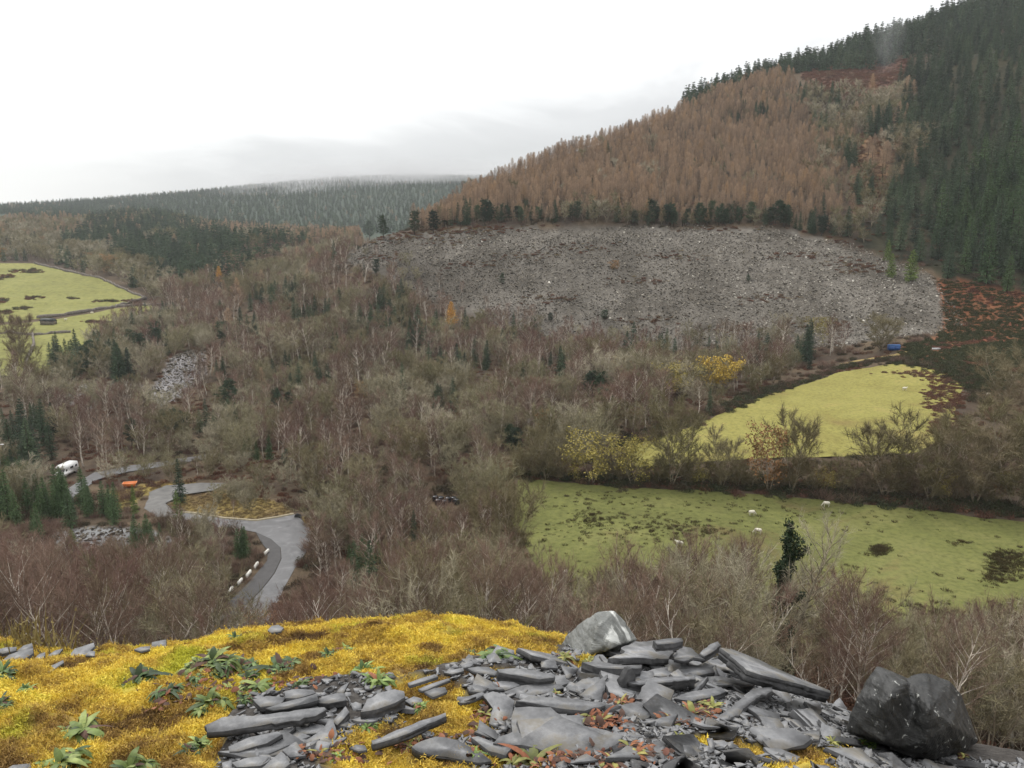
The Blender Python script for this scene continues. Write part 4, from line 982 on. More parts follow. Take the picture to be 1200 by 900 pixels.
# ------------------------------------------------------------------ the slate tip in the foreground
SLZ = [(262,870),(272,838),(300,812),(345,800),(400,792),(470,792),(520,782),(560,772),(610,766),(655,764),(700,730),(760,742),(860,755),(960,810),(1000,830),(1030,870),(1130,890),(1260,902),(1260,985),(900,1030),(600,960),(420,930),(250,915)]
MOSSY = [(455,870,45,20),(520,838,48,22),(500,805,40,14),(430,890,50,16),(560,850,26,14),(530,822,40,10),(585,790,30,8),(690,775,24,10),(835,866,34,6),(900,876,50,8),(960,884,50,9),(1010,884,40,8),(930,898,50,6),(590,885,60,14),(480,900,60,14),(380,875,18,12),(665,835,10,5)]
def cover_at(x, y, z):
    """share of moss on the tip, 0 bare slate to 1 deep moss"""
    u, v = project(np.stack([x, y, z], -1))
    wob = 14 * fbm(x / .22, y / .22, 3, 101)
    m = np.where(inpoly(u + wob, v + wob * .5, SLZ), 0.0, 1.0)
    for a, b, c, d in MOSSY:
        q = ((u - a + wob) / c) ** 2 + ((v - b + wob * .4) / d) ** 2; m = np.maximum(m, np.clip(1.6 - q, 0, 1))
    m = np.where((u > 985) & (v < 900) & (u + v * .6 > 1530), 0, m)
    m = np.where((u < 120) & (v < 776), m * .7, m)
    return np.clip(m, 0, 1)
ax = np.concatenate([np.linspace(-9.5, -3.4, 40)[:-1], np.arange(-3.4, 3.4, .0165), np.linspace(3.4, 9.5, 40)])
ay = np.concatenate([np.linspace(-4, 1.7, 30)[:-1], np.arange(1.7, 5.3, .0165), np.linspace(5.3, 9.4, 50)])
XX, YY = np.meshgrid(ax, ay, indexing='ij'); X = XX.ravel(); Y = YY.ravel(); Zt = Hn(X, Y); MW = cover_at(X, Y, Zt)
MW = np.where(Y < 1.2, .6, MW)
def mound(x, y): return -.058 + .072 * np.maximum(fbm(x / .21, y / .21, 3, 111) + .15, 0) + .024 * fbm(x / .07, y / .07, 2, 121)
Zt2 = Zt + MW * (mound(X, Y) + .012)
r9 = np.hypot(X, Y); Zt2 = np.where(r9 > 8.6, Zt2 - (r9 - 8.6) * 1.1, Zt2)
ii = np.arange(len(X)).reshape(XX.shape)
qs = np.stack([ii[:-1, :-1], ii[1:, :-1], ii[1:, 1:], ii[:-1, 1:]], -1).reshape(-1, 4)
g2 = bpy.data.meshes.new('slate_tip'); g2.vertices.add(len(X)); g2.vertices.foreach_set('co', np.stack([X, Y, Zt2], -1).ravel().astype(np.float32))
g2.loops.add(qs.size); g2.loops.foreach_set('vertex_index', qs.ravel().astype(np.int32)); g2.polygons.add(len(qs))
g2.polygons.foreach_set('loop_start', (np.arange(len(qs)) * 4).astype(np.int32)); g2.polygons.foreach_set('use_smooth', np.ones(len(qs), bool)); g2.update(calc_edges=True)
at_ = g2.attributes.new('moss', 'FLOAT', 'POINT'); at_.data.foreach_set('value', MW.astype(np.float32))
def mosscol(N, L, vec):
    n1 = noise(N, L, 1.9, 4, .6, vec=vec, dist=.6); n2 = noise(N, L, 8, 4, .65, vec=vec); n3 = noise(N, L, 2.2, 4, .6, vec=vec, dist=.8)
    a = math_(N, L, 'ADD', math_(N, L, 'MULTIPLY', n1.outputs[0], .6), math_(N, L, 'MULTIPLY', n2.outputs[0], .4))
    r = ramp(N, [(.375, (.14,.085,.04)), (.435, (.33,.21,.065)), (.49, (.59,.42,.085)), (.555, (.77,.59,.1)), (.67, (.75,.65,.11))]); L.new(a, r.inputs[0])
    lime = math_(N, L, 'MULTIPLY', math_(N, L, 'SUBTRACT', n3.outputs[0], .555), 8, True)
    return mixc(N, L, lime, r.outputs[0], (.56, .54, .07))
m_, N, L, b = newmat('tip_ground', .9, .2)
at = N.new('ShaderNodeAttribute'); at.attribute_name = 'moss'; tc = N.new('ShaderNodeTexCoord')
nd = noise(N, L, 30, 6, .7); rd = ramp(N, [(.3, (.03,.027,.025)), (.55, (.075,.068,.062)), (.75, (.13,.125,.12))]); L.new(nd.outputs[0], rd.inputs[0])
dk = N.new('ShaderNodeVectorMath'); dk.operation = 'SCALE'; L.new(mosscol(N, L, tc.outputs['Object']), dk.inputs[0]); dk.inputs['Scale'].default_value = .62
L.new(mixc(N, L, at.outputs['Fac'], rd.outputs[0], dk.outputs[0]), b.inputs['Base Color'])
bp = N.new('ShaderNodeBump'); bp.inputs['Strength'].default_value = .8; bp.inputs['Distance'].default_value = .01; nb_ = noise(N, L, 90, 4, .7); L.new(nb_.outputs[0], bp.inputs['Height']); L.new(bp.outputs[0], b.inputs['Normal'])
g2.materials.append(m_); tag(link('slate_tip', g2), kind='structure')
def Hg(x, y):
    z = Hn(x, y); m = cover_at(np.atleast_1d(x), np.atleast_1d(y), z); return z + m * (mound(np.atleast_1d(x), np.atleast_1d(y)) + .012)
def gnormal(x, y, e=.2):
    a = Hn(np.array([x - e, x + e, x, x]), np.array([y, y, y - e, y + e]))
    n = np.array([-(a[1] - a[0]) / (2 * e), -(a[3] - a[2]) / (2 * e), 1]); return n / np.linalg.norm(n)

# moss cover: small feathery shoots
m_, N, L, b = newmat('golden_moss', .85, .15)
oi = N.new('ShaderNodeObjectInfo'); c = mosscol(N, L, oi.outputs['Location'])
v = N.new('ShaderNodeMapRange'); L.new(oi.outputs['Random'], v.inputs[0]); v.inputs[3].default_value = .82; v.inputs[4].default_value = 1.18
s = N.new('ShaderNodeVectorMath'); s.operation = 'SCALE'; L.new(c, s.inputs[0]); L.new(v.outputs[0], s.inputs['Scale']); L.new(s.outputs[0], b.inputs['Base Color'])
M['moss'] = m_
def moss_mesh(seed):
    rg = np.random.default_rng(seed); C = MB(); n = 16
    p = np.stack([rg.normal(size=n) * .008, rg.normal(size=n) * .008, np.zeros(n) - .004], -1)
    d = unit(rg.normal(size=(n, 3)) * .75 + np.array([0, 0, .9])); Ln = .007 + .009 * rg.random(n)
    slivers(C, rg, p, d, Ln, .0036)
    q = p + d * Ln[:, None] * .6; slivers(C, rg, q, unit(d + rg.normal(size=(n, 3)) * .9), Ln * .6, .003); return C
MO = [proto('moss_form', moss_mesh(900 + i).mesh('moss', m_)) for i in range(5)]
n = 430000; x = -4.6 + 8.8 * rng.random(n); y = 1.2 + 4.0 * rng.random(n); z = Hn(x, y); u, v = project(np.stack([x, y, z], -1))
mw = cover_at(x, y, z); m = (rng.random(n) < mw ** 1.5 * .95) & (fbm(x / .09, y / .09, 2, 131) > -.55)
x, y = x[m], y[m]; z = Hg(x, y); k = len(x)
scatter('moss', np.stack([x, y, z], -1), np.stack([rng.normal(size=k) * .35, rng.normal(size=k) * .35, rng.random(k) * 6.28], -1), (.7 + .9 * rng.random(k))[:, None] * np.ones(3), MO, rng.integers(0, 5, k), 'golden yellow moss carpeting the slate tip', 'moss')

# slate
m_, N, L, b = newmat('slate', .5, .45)
oi = N.new('ShaderNodeObjectInfo'); tc = N.new('ShaderNodeTexCoord')
n1 = noise(N, L, 7, 8, .75); n2 = noise(N, L, 60, 4, .6)
r = ramp(N, [(.36, (.105,.107,.112)), (.5, (.19,.192,.198)), (.62, (.29,.291,.294))]); L.new(n1.outputs[0], r.inputs[0])
v = N.new('ShaderNodeMapRange'); L.new(oi.outputs['Random'], v.inputs[0]); v.inputs[3].default_value = .7; v.inputs[4].default_value = 1.2
s = N.new('ShaderNodeVectorMath'); s.operation = 'SCALE'; L.new(r.outputs[0], s.inputs[0]); L.new(v.outputs[0], s.inputs['Scale'])
rst = noise(N, L, 4, 5, .7); rr_ = ramp(N, [(.52, (0,0,0)), (.62, (.75,.75,.75))]); L.new(rst.outputs[0], rr_.inputs[0])
L.new(mixc(N, L, rr_.outputs[0], s.outputs[0], (.16, .14, .105)), b.inputs['Base Color'])
bp = N.new('ShaderNodeBump'); bp.inputs['Strength'].default_value = .25; bp.inputs['Distance'].default_value = .004; L.new(n1.outputs[0], bp.inputs['Height'])
b2 = N.new('ShaderNodeBump'); b2.inputs['Strength'].default_value = .3; b2.inputs['Distance'].default_value = .002; L.new(n2.outputs[0], b2.inputs['Height']); L.new(bp.outputs[0], b2.inputs['Normal']); L.new(b2.outputs[0], b.inputs['Normal'])
rg_ = ramp(N, [(.3, (.35,)*3), (.7, (.62,)*3)]); L.new(n1.outputs[0], rg_.inputs[0]); L.new(rg_.outputs[0], b.inputs['Roughness'])
M['slate'] = m_
me_, N, L, b = newmat('slate_edge', .7, .3)  # broken edge faces, darker than the tops; shaded fronts put into the colour
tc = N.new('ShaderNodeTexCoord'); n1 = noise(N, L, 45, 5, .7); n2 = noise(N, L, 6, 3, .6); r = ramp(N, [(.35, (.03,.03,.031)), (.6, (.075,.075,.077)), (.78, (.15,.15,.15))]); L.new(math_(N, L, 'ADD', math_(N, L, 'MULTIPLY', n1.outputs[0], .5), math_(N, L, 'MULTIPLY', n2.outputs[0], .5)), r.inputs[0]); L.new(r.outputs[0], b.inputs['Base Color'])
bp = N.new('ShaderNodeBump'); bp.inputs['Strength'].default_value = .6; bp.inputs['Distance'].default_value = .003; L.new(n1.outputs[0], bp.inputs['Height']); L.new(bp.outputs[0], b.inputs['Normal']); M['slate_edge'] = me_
def slab_mesh(out, nrm, thick, rg, step=.045, jag=None, layers=None):
    """a cleaved sheet: outline out (local 3-D points) chipped into short straight breaks, split into thin leaves along its edge"""
    nrm = unit(np.asarray(nrm)); layers = layers or max(2, min(6, int(thick / .007)))
    c = np.mean(out, 0); base = []; jag = jag or min(.0045, .02 * np.linalg.norm(out - c, axis=1).mean())
    for i in range(len(out)):
        p, q = out[i], out[(i + 1) % len(out)]; Lg = np.linalg.norm(q - p); e = (q - p) / max(Lg, 1e-6); sd = np.cross(e, nrm); base.append(p); t = step * (.5 + rg.random())
        while t < Lg - step * .4:
            base.append(p + e * t + sd * rg.normal() * jag); t += step * (.25 + 1.3 * rg.random() ** 2)
    base = np.array(base); n = len(base); mb = MB(); ring = []
    sgn = np.sum(np.cross(base - c, np.roll(base, -1, 0) - c) @ nrm)
    if sgn < 0: base = base[::-1]
    cuts = np.sort(np.concatenate([[0, 1], rg.random(layers - 1)])); d = unit(base - c)
    for l in range(layers):
        ins = (np.where(rg.random((n, 1)) < .45, rg.random((n, 1)) * jag * 2.2, 0) if l else rg.random((n, 1)) * jag * .6) - (rg.random() * jag if l else 0)
        o = base - d * ins; ring += [o - nrm * thick * cuts[l], o - d * jag * .3 - nrm * thick * (cuts[l + 1] - .02)]
    R = len(ring); mb.v.append(np.concatenate(ring)); mb.n = n * R
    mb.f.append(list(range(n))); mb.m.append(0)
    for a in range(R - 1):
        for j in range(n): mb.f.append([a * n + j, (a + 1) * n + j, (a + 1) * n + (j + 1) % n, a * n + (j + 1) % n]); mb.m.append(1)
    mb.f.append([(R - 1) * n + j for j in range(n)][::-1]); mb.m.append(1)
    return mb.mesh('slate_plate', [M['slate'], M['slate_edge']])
TAKEN = []
def slab(label, o, pts, thick=.022, lift=0.0, ty=.2, tx=0.0, Yc=None, mat=None, nrm=None):
    px = np.array([(o[0] + a / 4.0, o[1] + b_ / 4.0) for a, b_ in pts]); cu, cv = px.mean(0)
    g = hitn(cu, cv + thick * 110) if Yc is None else P(cu, cv, Yc)
    if g is None: g = P(cu, cv, 4.1)
    if nrm is None:
        n = gnormal(g[0], g[1]); n = unit(n + np.array([tx, -ty, 0]))
    else: n = unit(np.array(nrm, float))
    c = np.array([g[0], g[1], g[2] + (0 if Yc is not None else lift + thick * .8)])
    if Yc is None:   # keep the sight line through the middle of the slab
        d = ray(cu, cv); c = d * (c @ n) / (d @ n)
    out = []
    for a, b_ in px:
        d = ray(a, b_); out.append(d * (c @ n) / (d @ n))
    out = np.array(out); rad = np.linalg.norm(out - c, axis=1)
    out = c + (out - c) * np.minimum(1, .55 / np.maximum(rad, 1e-6))[:, None]
    rg = np.random.default_rng(abs(hash(label)) % 99991 if False else sum(map(ord, label)))
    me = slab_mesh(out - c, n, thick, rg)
    ob = link('slate_plate', me, None, c); tag(ob, label, 'slate'); TAKEN.append((c[0], c[1], rad.mean() * .8)); return ob
A, B_, C_, D_, E_ = (0, 700), (230, 700), (460, 700), (650, 700), (900, 700)
for a in [
 ('long pale slate slab lying across the top of the left pile', B_, [(40,600),(120,562),(330,548),(520,522),(600,514),(612,526),(560,556),(450,578),(300,602),(130,628),(50,634)], .028, .075),
 ('dark rough slab tucked under the long pale slab', B_, [(150,700),(250,655),(380,628),(405,640),(330,684),(200,722),(155,724)], .035, .03),
 ('pale pointed slab at the front of the left pile', B_, [(250,738),(350,672),(430,632),(510,682),(470,716),(330,748)], .016, .012),
 ('pale four-cornered slab right of the pointed one in the left pile', B_, [(495,682),(560,640),(605,600),(620,572),(640,575),(662,642),(640,682),(580,692)], .016, .02),
 ('square dark block at the upper left corner of the left pile', B_, [(265,478),(330,462),(420,470),(392,505),(300,514)], .03, .04),
 ('broken grey block in the middle of the left pile top', B_, [(412,440),(470,428),(548,434),(560,448),(470,474),(418,472)], .03, .05),
 ('sloping grey slab on the left pile behind the long pale slab', B_, [(325,520),(410,492),(500,470),(566,450),(572,482),(430,520),(360,530)], .024, .06),
 ('blunt slate block with square end right of the sloping slab', B_, [(548,492),(600,462),(660,448),(698,450),(704,482),(620,498)], .03, .05),
 ('small pointed shard standing up behind the left pile', B_, [(655,446),(680,418),(718,396),(700,430),(690,450)], .01, .06),
 ('pale chunky boulder slab right of the left pile', B_, [(770,538),(800,482),(850,450),(930,430),(975,440),(978,468),(930,496),(850,524)], .05, .03),
 ('narrow leaning slab beside the pale chunky one', B_, [(640,582),(668,545),(700,510),(718,538),(690,570),(660,600)], .03, .02),
 ('long thin slab slanting up to the right in the moss', B_, [(820,672),(900,640),(980,607),(1080,570),(1170,540),(1172,556),(1000,636),(860,682),(826,690)], .03, .02),
 ('dark slab half buried at the foot of the left pile', B_, [(165,775),(240,752),(330,742),(352,764),(300,790),(190,796)], .022, .01),
 ('split slab end sticking out below the pointed slab', B_, [(308,800),(350,762),(398,722),(416,736),(440,780),(400,812)], .018, .02),
 ('little square shard at the bottom left of the left pile', B_, [(120,775),(165,762),(170,800),(125,812)], .012, .01),
 ('dark wet chunk among leaves right of the left pile foot', B_, [(480,560),(520,548),(548,575),(520,600),(485,590)], .04, .03),
 ('short slab edge peeping out under the four-cornered slab', B_, [(570,706),(640,672),(705,652),(700,664),(640,694),(585,716)], .012, .01),
 ('thin shard lying in the moss under the slanting slab', B_, [(715,704),(750,690),(790,694),(802,716),(760,722)], .01, .005),
 ('flat slab with curved edge in the bottom middle', C_, [(90,700),(140,672),(200,652),(300,668),(390,712),(468,768),(400,776),(250,748),(130,728)], .03, .015),
 ('small slab at the back of the middle slate sheet', C_, [(352,332),(400,324),(450,326),(500,350),(480,366),(380,350)], .014, .03),
 ('thick slab with dark front edge in the middle of the slate sheet', C_, [(490,338),(560,332),(660,340),(764,362),(760,376),(690,384),(600,368),(500,352)], .045, .05),
 ('crumpled grey slab below the thick middle slab', C_, [(520,445),(590,415),(700,402),(790,408),(806,424),(720,448),(590,474)], .016, .02),
 ('pale split slab left of the crumpled one', C_, [(450,402),(510,392),(570,398),(600,412),(530,436),(480,430)], .014, .02),
 ('long wedge slab with black underside across the middle', C_, [(576,486),(640,462),(760,468),(880,478),(996,492),(1000,506),(900,532),(790,522),(680,500)], .035, .035),
 ('largest flat slab, broad and pale, at bottom centre', C_, [(470,684),(500,652),(560,630),(556,560),(570,516),(640,512),(742,516),(800,562),(900,602),(1000,622),(1082,648),(1050,690),(940,730),(850,756),(790,742),(640,700)], .03, .022),
 ('cracked slab left of the largest flat slab', C_, [(424,456),(470,440),(530,456),(572,484),(560,560),(545,604),(486,614),(452,590),(470,520)], .02, .012),
 ('narrow slab running down under the yellow-green plant', C_, [(368,656),(400,650),(480,680),(562,704),(530,742),(450,720)], .02, .01),
 ('small grey shard upper left of the cracked slab', C_, [(148,444),(200,424),(246,420),(258,442),(190,468)], .012, .01),
 ('second small grey shard beside the mossy rim of the slate sheet', C_, [(58,484),(100,464),(136,474),(142,490),(90,506)], .012, .01),
 ('dark narrow shard pointing right behind the cracked slab', C_, [(70,402),(130,380),(200,360),(215,372),(140,396),(80,414)], .014, .02),
 ('long pale splinter at the back left of the slate sheet', C_, [(120,430),(180,405),(260,380),(272,388),(200,416),(140,440)], .012, .015),
 ('little slab perched left of the thick middle slab', C_, [(240,352),(280,338),(330,330),(336,344),(280,360)], .016, .02),
 ('squat dark slab below the back small slab', C_, [(350,420),(400,410),(450,424),(420,446),(360,440)], .02, .02),
 ('slab corner lying left of the cracked slab', C_, [(310,492),(360,462),(420,444),(440,452),(390,478),(330,496)], .014, .01),
 ('top slab of the right pile, wide with a notched back', D_, [(250,286),(330,256),(312,234),(380,212),(466,200),(500,212),(575,208),(562,240),(536,288),(470,290),(400,284)], .03, .115, .14),
 ('thick block behind the top slab of the right pile', D_, [(462,202),(530,192),(596,190),(604,206),(560,216),(480,222)], .035, .09, .14),
 ('pale slab jutting right behind the right pile top', D_, [(560,290),(590,228),(640,236),(668,262),(706,292),(650,282),(605,300)], .016, .07, .14),
 ('thick dark slab under the top slab of the right pile', D_, [(128,304),(220,300),(310,318),(410,316),(406,332),(300,336),(200,330)], .045, .06, .16),
 ('grey wedge below the top slab at the pile centre', D_, [(416,352),(470,334),(530,326),(532,344),(592,366),(500,372),(440,366)], .02, .05),
 ('block with chipped front in the middle of the right pile', D_, [(570,340),(640,316),(738,324),(752,352),(680,364),(600,366)], .035, .05),
 ('dark long bar of slate across the right pile', D_, [(340,398),(430,382),(520,372),(660,370),(662,384),(520,398),(400,410)], .05, .05),
 ('pale leaf of slate at the right end of the dark bar', D_, [(656,372),(760,368),(850,384),(942,402),(930,416),(800,426),(664,402)], .018, .04),
 ('broad flat slab left of the standing shard', D_, [(60,432),(130,382),(230,368),(300,400),(320,442),(432,452),(404,484),(330,486),(250,468),(130,452)], .02, .02),
 ('rough grey slab below the dark bar', D_, [(560,474),(620,446),(700,430),(780,420),(804,440),(730,468),(640,486)], .03, .025),
 ('long bent slab slanting up to the right side', D_, [(660,612),(740,576),(840,502),(930,426),(1020,420),(1022,438),(960,466),(880,532),(800,592),(700,624)], .035, .03),
 ('moss-stained slab left of the red leaves', D_, [(268,524),(330,500),(392,488),(484,508),(440,564),(360,592),(330,548)], .024, .01),
 ('short thick block tilted up at the right end of the pile', D_, [(680,262),(720,226),(764,206),(780,226),(730,262),(700,278)], .04, .05, .3),
 ('long weathered beam-like slab sloping down to the right', D_, [(776,236),(830,242),(960,292),(1060,342),(1180,392),(1290,436),(1290,448),(1150,408),(1000,372),(900,342),(850,296)], .055, .06, .1),
 ('dark oval slab among chips at bottom right of centre', D_, [(544,706),(590,690),(640,696),(674,738),(640,752),(580,738)], .018, .01),
 ('pale slab in the moss at the lower right', D_, [(978,702),(1060,710),(1152,748),(1130,772),(1060,766),(1000,726)], .014, .008),
 ('wide pale plate right of the long bent slab', D_, [(1084,492),(1150,470),(1250,500),(1232,562),(1160,600),(1092,562)], .012, .012),
 ('smaller pale plate in front of the wide plate', D_, [(940,590),(1000,580),(1060,600),(1050,640),(980,630)], .01, .008),
 ('upright white-edged shard left of the dark boulder', E_, [(296,566),(304,500),(336,470),(372,520),(340,560)], .014, .03, .5),
 ('tall pale slate plate on the left rim', A, [(308,300),(330,265),(350,240),(440,212),(444,230),(390,280),(330,304)], .016, 0.055, .5),
 ('grey plate leaning behind the tall pale one on the left rim', A, [(400,272),(420,250),(446,252),(444,276)], .012, 0.035, .4),
 ('dark lump of slate right of the rim stones at far left', A, [(150,300),(180,268),(212,256),(212,272),(180,304)], .025, 0.025, .3),
 ('long grey stone on the rim at far left', A, [(4,304),(40,270),(100,248),(156,238),(158,262),(80,306)], .035, 0.035, .3),
 ('rounded dark slab behind the long grey rim stone', A, [(78,252),(110,226),(150,214),(156,236),(110,254)], .03, 0.055, .3),
 ('flat dark slate at the very left end of the rim', A, [(-20,246),(30,234),(78,232),(76,250),(10,264)], .025, 0.045, .3),
 ('small square slate standing on the rim by the dock plants', A, [(708,238),(712,210),(778,198),(780,236)], .012, 0.035, .7),
 ('thin grey slate lying beside the small square one', A, [(628,244),(660,232),(704,228),(706,242),(660,254)], .012, 0.035, .3),
 ('sliver of slate between stones on the left rim', A, [(225,272),(260,248),(296,240),(280,262),(240,280)], .012, 0.035, .3),
 ('dull slate half sunk in moss below the left rim', A, [(198,358),(240,320),(296,294),(300,306),(250,340),(214,364)], .014, 0.015, .3),
 ('small black rock on the mossy crest', B_, [(334,154),(352,134),(384,128),(410,142),(396,160),(350,166)], .04, 0.025, .3),
 ('slate plate at the bottom left corner', A, [(-10,830),(60,786),(140,778),(150,806),(80,850)], .015, .01),
]:
    kw = {}
    if len(a) > 5: kw['ty'] = a[5]
    slab(a[0], a[1], a[2], a[3], a[4], **kw)
# the standing shard: its broad face towards the camera and right
pS = hitn(732, 812)
if pS is not None:
    out = np.array([P(D_[0] + a / 4, D_[1] + b_ / 4, pS[1] - .02 + .0006 * (a - 320)) for a, b_ in [(290,388),(326,325),(344,322),(362,352),(358,440),(318,447)]])
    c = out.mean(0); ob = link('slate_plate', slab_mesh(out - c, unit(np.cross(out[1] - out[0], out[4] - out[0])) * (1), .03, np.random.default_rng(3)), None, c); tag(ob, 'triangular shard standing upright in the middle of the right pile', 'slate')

# loose shards: countable ones singly, the smallest as chips
def shard_mesh(rg, r, th):
    k = int(rg.integers(4, 8)); a = np.sort(rg.random(k) * 2 * PI * .35 + np.arange(k) * 2 * PI / k)
    q = r * (.55 + .6 * rg.random(k)); el = .45 + .55 * rg.random()
    out = np.stack([q * np.cos(a), q * np.sin(a) * el, 0 * a], -1)
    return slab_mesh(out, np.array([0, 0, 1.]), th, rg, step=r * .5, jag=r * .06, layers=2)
rg = np.random.default_rng(55)
SH = [shard_mesh(rg, .06, .008 + .012 * rg.random()) for _ in range(14)]
CH = [proto('chip_form', shard_mesh(rg, .02, .0035 + .004 * rg.random())) for _ in range(10)]
def tipzone(n, box=(-2.2, 2.6, 2.3, 4.6), vmax=912):
    x = box[0] + (box[1] - box[0]) * rng.random(n); y = box[2] + (box[3] - box[2]) * rng.random(n); z = Hn(x, y)
    u, v = project(np.stack([x, y, z], -1)); ok = inpoly(u, v, SLZ) & (v < vmax); return x[ok], y[ok], z[ok], u[ok], v[ok]
x, y, z, u, v = tipzone(1500); mw = cover_at(x, y, z); cnt = 0
for i in range(len(x)):
    if cnt >= 290: break
    if mw[i] > .35 and rng.random() > .12: continue
    if u[i] < 560 and rng.random() > .6: continue
    if any((x[i] - a) ** 2 + (y[i] - b_) ** 2 < (r * .75) ** 2 for a, b_, r in TAKEN) and rng.random() > .25: continue
    s = .5 + 1.7 * rng.random() ** 2.2
    lab = ('loose grey slate shard of the litter at the foot of the left pile' if u[i] < 470 else 'loose grey slate shard between the flat slabs at bottom centre' if u[i] < 690 else
           'loose grey slate shard of the scree litter in front of the right pile' if u[i] < 900 else 'loose pale slate shard scattered beside the dark boulder')
    o = link('slate_shard', SH[int(rng.integers(14))], None, (x[i], y[i], z[i] + .006 + .012 * rng.random()), 0, s)
    n = unit(gnormal(x[i], y[i]) + np.array([0, -.12, 0]) + rng.normal(size=3) * .2); q = Vector(n).to_track_quat('Z', 'Y').to_euler(); o.rotation_euler = q; o.rotation_euler.rotate_axis('Z', rng.random() * 6.28)
    tag(o, lab, 'slate', lab.split(' of ')[0].split(' between ')[0].split(' scattered ')[0].replace('shard', 'shards') + (' left' if u[i] < 470 else ' centre' if u[i] < 690 else ' right' if u[i] < 900 else ' by boulder')); cnt += 1
x, y, z, u, v = tipzone(42000, (-2.2, 3.0, 1.5, 4.7), 1100); mw = cover_at(x, y, z); m = (mw < .5) & (rng.random(len(x)) < np.where(u < 560, .4, np.where(u > 690, 1, .65))); x, y, z = x[m], y[m], z[m]; k = len(x)
scatter('slate_chips', np.stack([x, y, z + .004 + .006 * rng.random(k)], -1), np.stack([rng.normal(size=k) * .2 - .12, rng.normal(size=k) * .2, rng.random(k) * 6.28], -1), (.5 + 1.5 * rng.random(k) ** 2)[:, None] * np.ones(3), CH, rng.integers(0, 10, k), 'small grey slate chips littering the tip', 'slate chips')

# middle-sized plates of the heap, lying over one another
def plate_mesh(rg, r, th):
    k = int(rg.integers(3, 6)); a = np.sort(np.arange(k) * 2 * PI / k + rg.random(k) * 1.1); q = r * (.65 + .5 * rg.random(k)); el = .4 + .5 * rg.random()
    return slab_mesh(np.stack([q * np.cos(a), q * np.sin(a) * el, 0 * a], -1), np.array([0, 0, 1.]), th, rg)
PM = [plate_mesh(rg, .13, .01 + .018 * rg.random()) for _ in range(16)]
x, y, z, u, v = tipzone(900); mw = cover_at(x, y, z); cnt = 0
for i in range(len(x)):
    if cnt >= 110: break
    if mw[i] > .3 or (u[i] < 560 and rng.random() > .35) or v[i] > 905: continue
    hump = .05 * math.exp(-((u[i] - 800) / 90) ** 2 - ((v[i] - 800) / 35) ** 2); s = .5 + .9 * rng.random() ** 1.5
    zone = ('in the left pile', 'between the flat slabs at bottom centre', 'in the heap on the right', 'on the litter beside the dark boulder')[0 if u[i] < 470 else 1 if u[i] < 690 else 2 if u[i] < 900 else 3]
    o = link('slate_plate', PM[int(rng.integers(16))], None, (x[i], y[i], z[i] + .014 + hump * rng.random() + .012 * rng.random()), 0, s)
    n = unit(gnormal(x[i], y[i]) + np.array([0, -.2, 0]) + rng.normal(size=3) * .13); o.rotation_euler = Vector(n).to_track_quat('Z', 'Y').to_euler(); o.rotation_euler.rotate_axis('Z', rng.random() * 6.28)
    tag(o, 'middle-sized angular slate plate lying ' + zone, 'slate', 'angular slate plates ' + zone); cnt += 1
# boulders
def rock(name, hulls, vox, mat, seed, strata, amp):
    bm = bmesh.new()
    for h in hulls:
        vs = [bm.verts.new(q) for q in h]; r = bmesh.ops.convex_hull(bm, input=vs)
        bmesh.ops.delete(bm, geom=list({e for e in r['geom_interior'] if isinstance(e, bmesh.types.BMVert)}), context='VERTS')
    me = bpy.data.meshes.new(name); bm.to_mesh(me); bm.free()
    t = link('tmp', me); md = t.modifiers.new('r', 'REMESH'); md.mode = 'VOXEL'; md.voxel_size = vox
    bpy.context.view_layer.update(); dg = bpy.context.evaluated_depsgraph_get(); out = bpy.data.meshes.new_from_object(t.evaluated_get(dg)); bpy.data.objects.remove(t)
    n = len(out.vertices); co = np.empty(n * 3, np.float32); out.vertices.foreach_get('co', co); co = co.reshape(-1, 3).astype(float)
    no = np.empty(n * 3, np.float32); out.vertices.foreach_get('normal', no); no = no.reshape(-1, 3)
    s = unit(np.array(strata, float)); q = co @ s; e = unit(np.cross(s, [.2, .9, .3])); w_ = co @ e; f = co @ np.cross(s, e)
    d = amp * .9 * fbm(q / .035 + .6 * fbm(w_ / .15, f / .15, 2, seed), w_ / .3, 3, seed) + amp * 1.3 * fbm(w_ / .12, f / .12 + q / .2, 4, seed + 9) + amp * .35 * fbm(co[:, 0] / .02 + co[:, 2] / .03, co[:, 1] / .02, 2, seed + 3)
    co += no * d[:, None]; out.vertices.foreach_set('co', co.astype(np.float32).ravel()); out.update(); out.name = name
    out.materials.clear(); out.materials.append(mat); return out
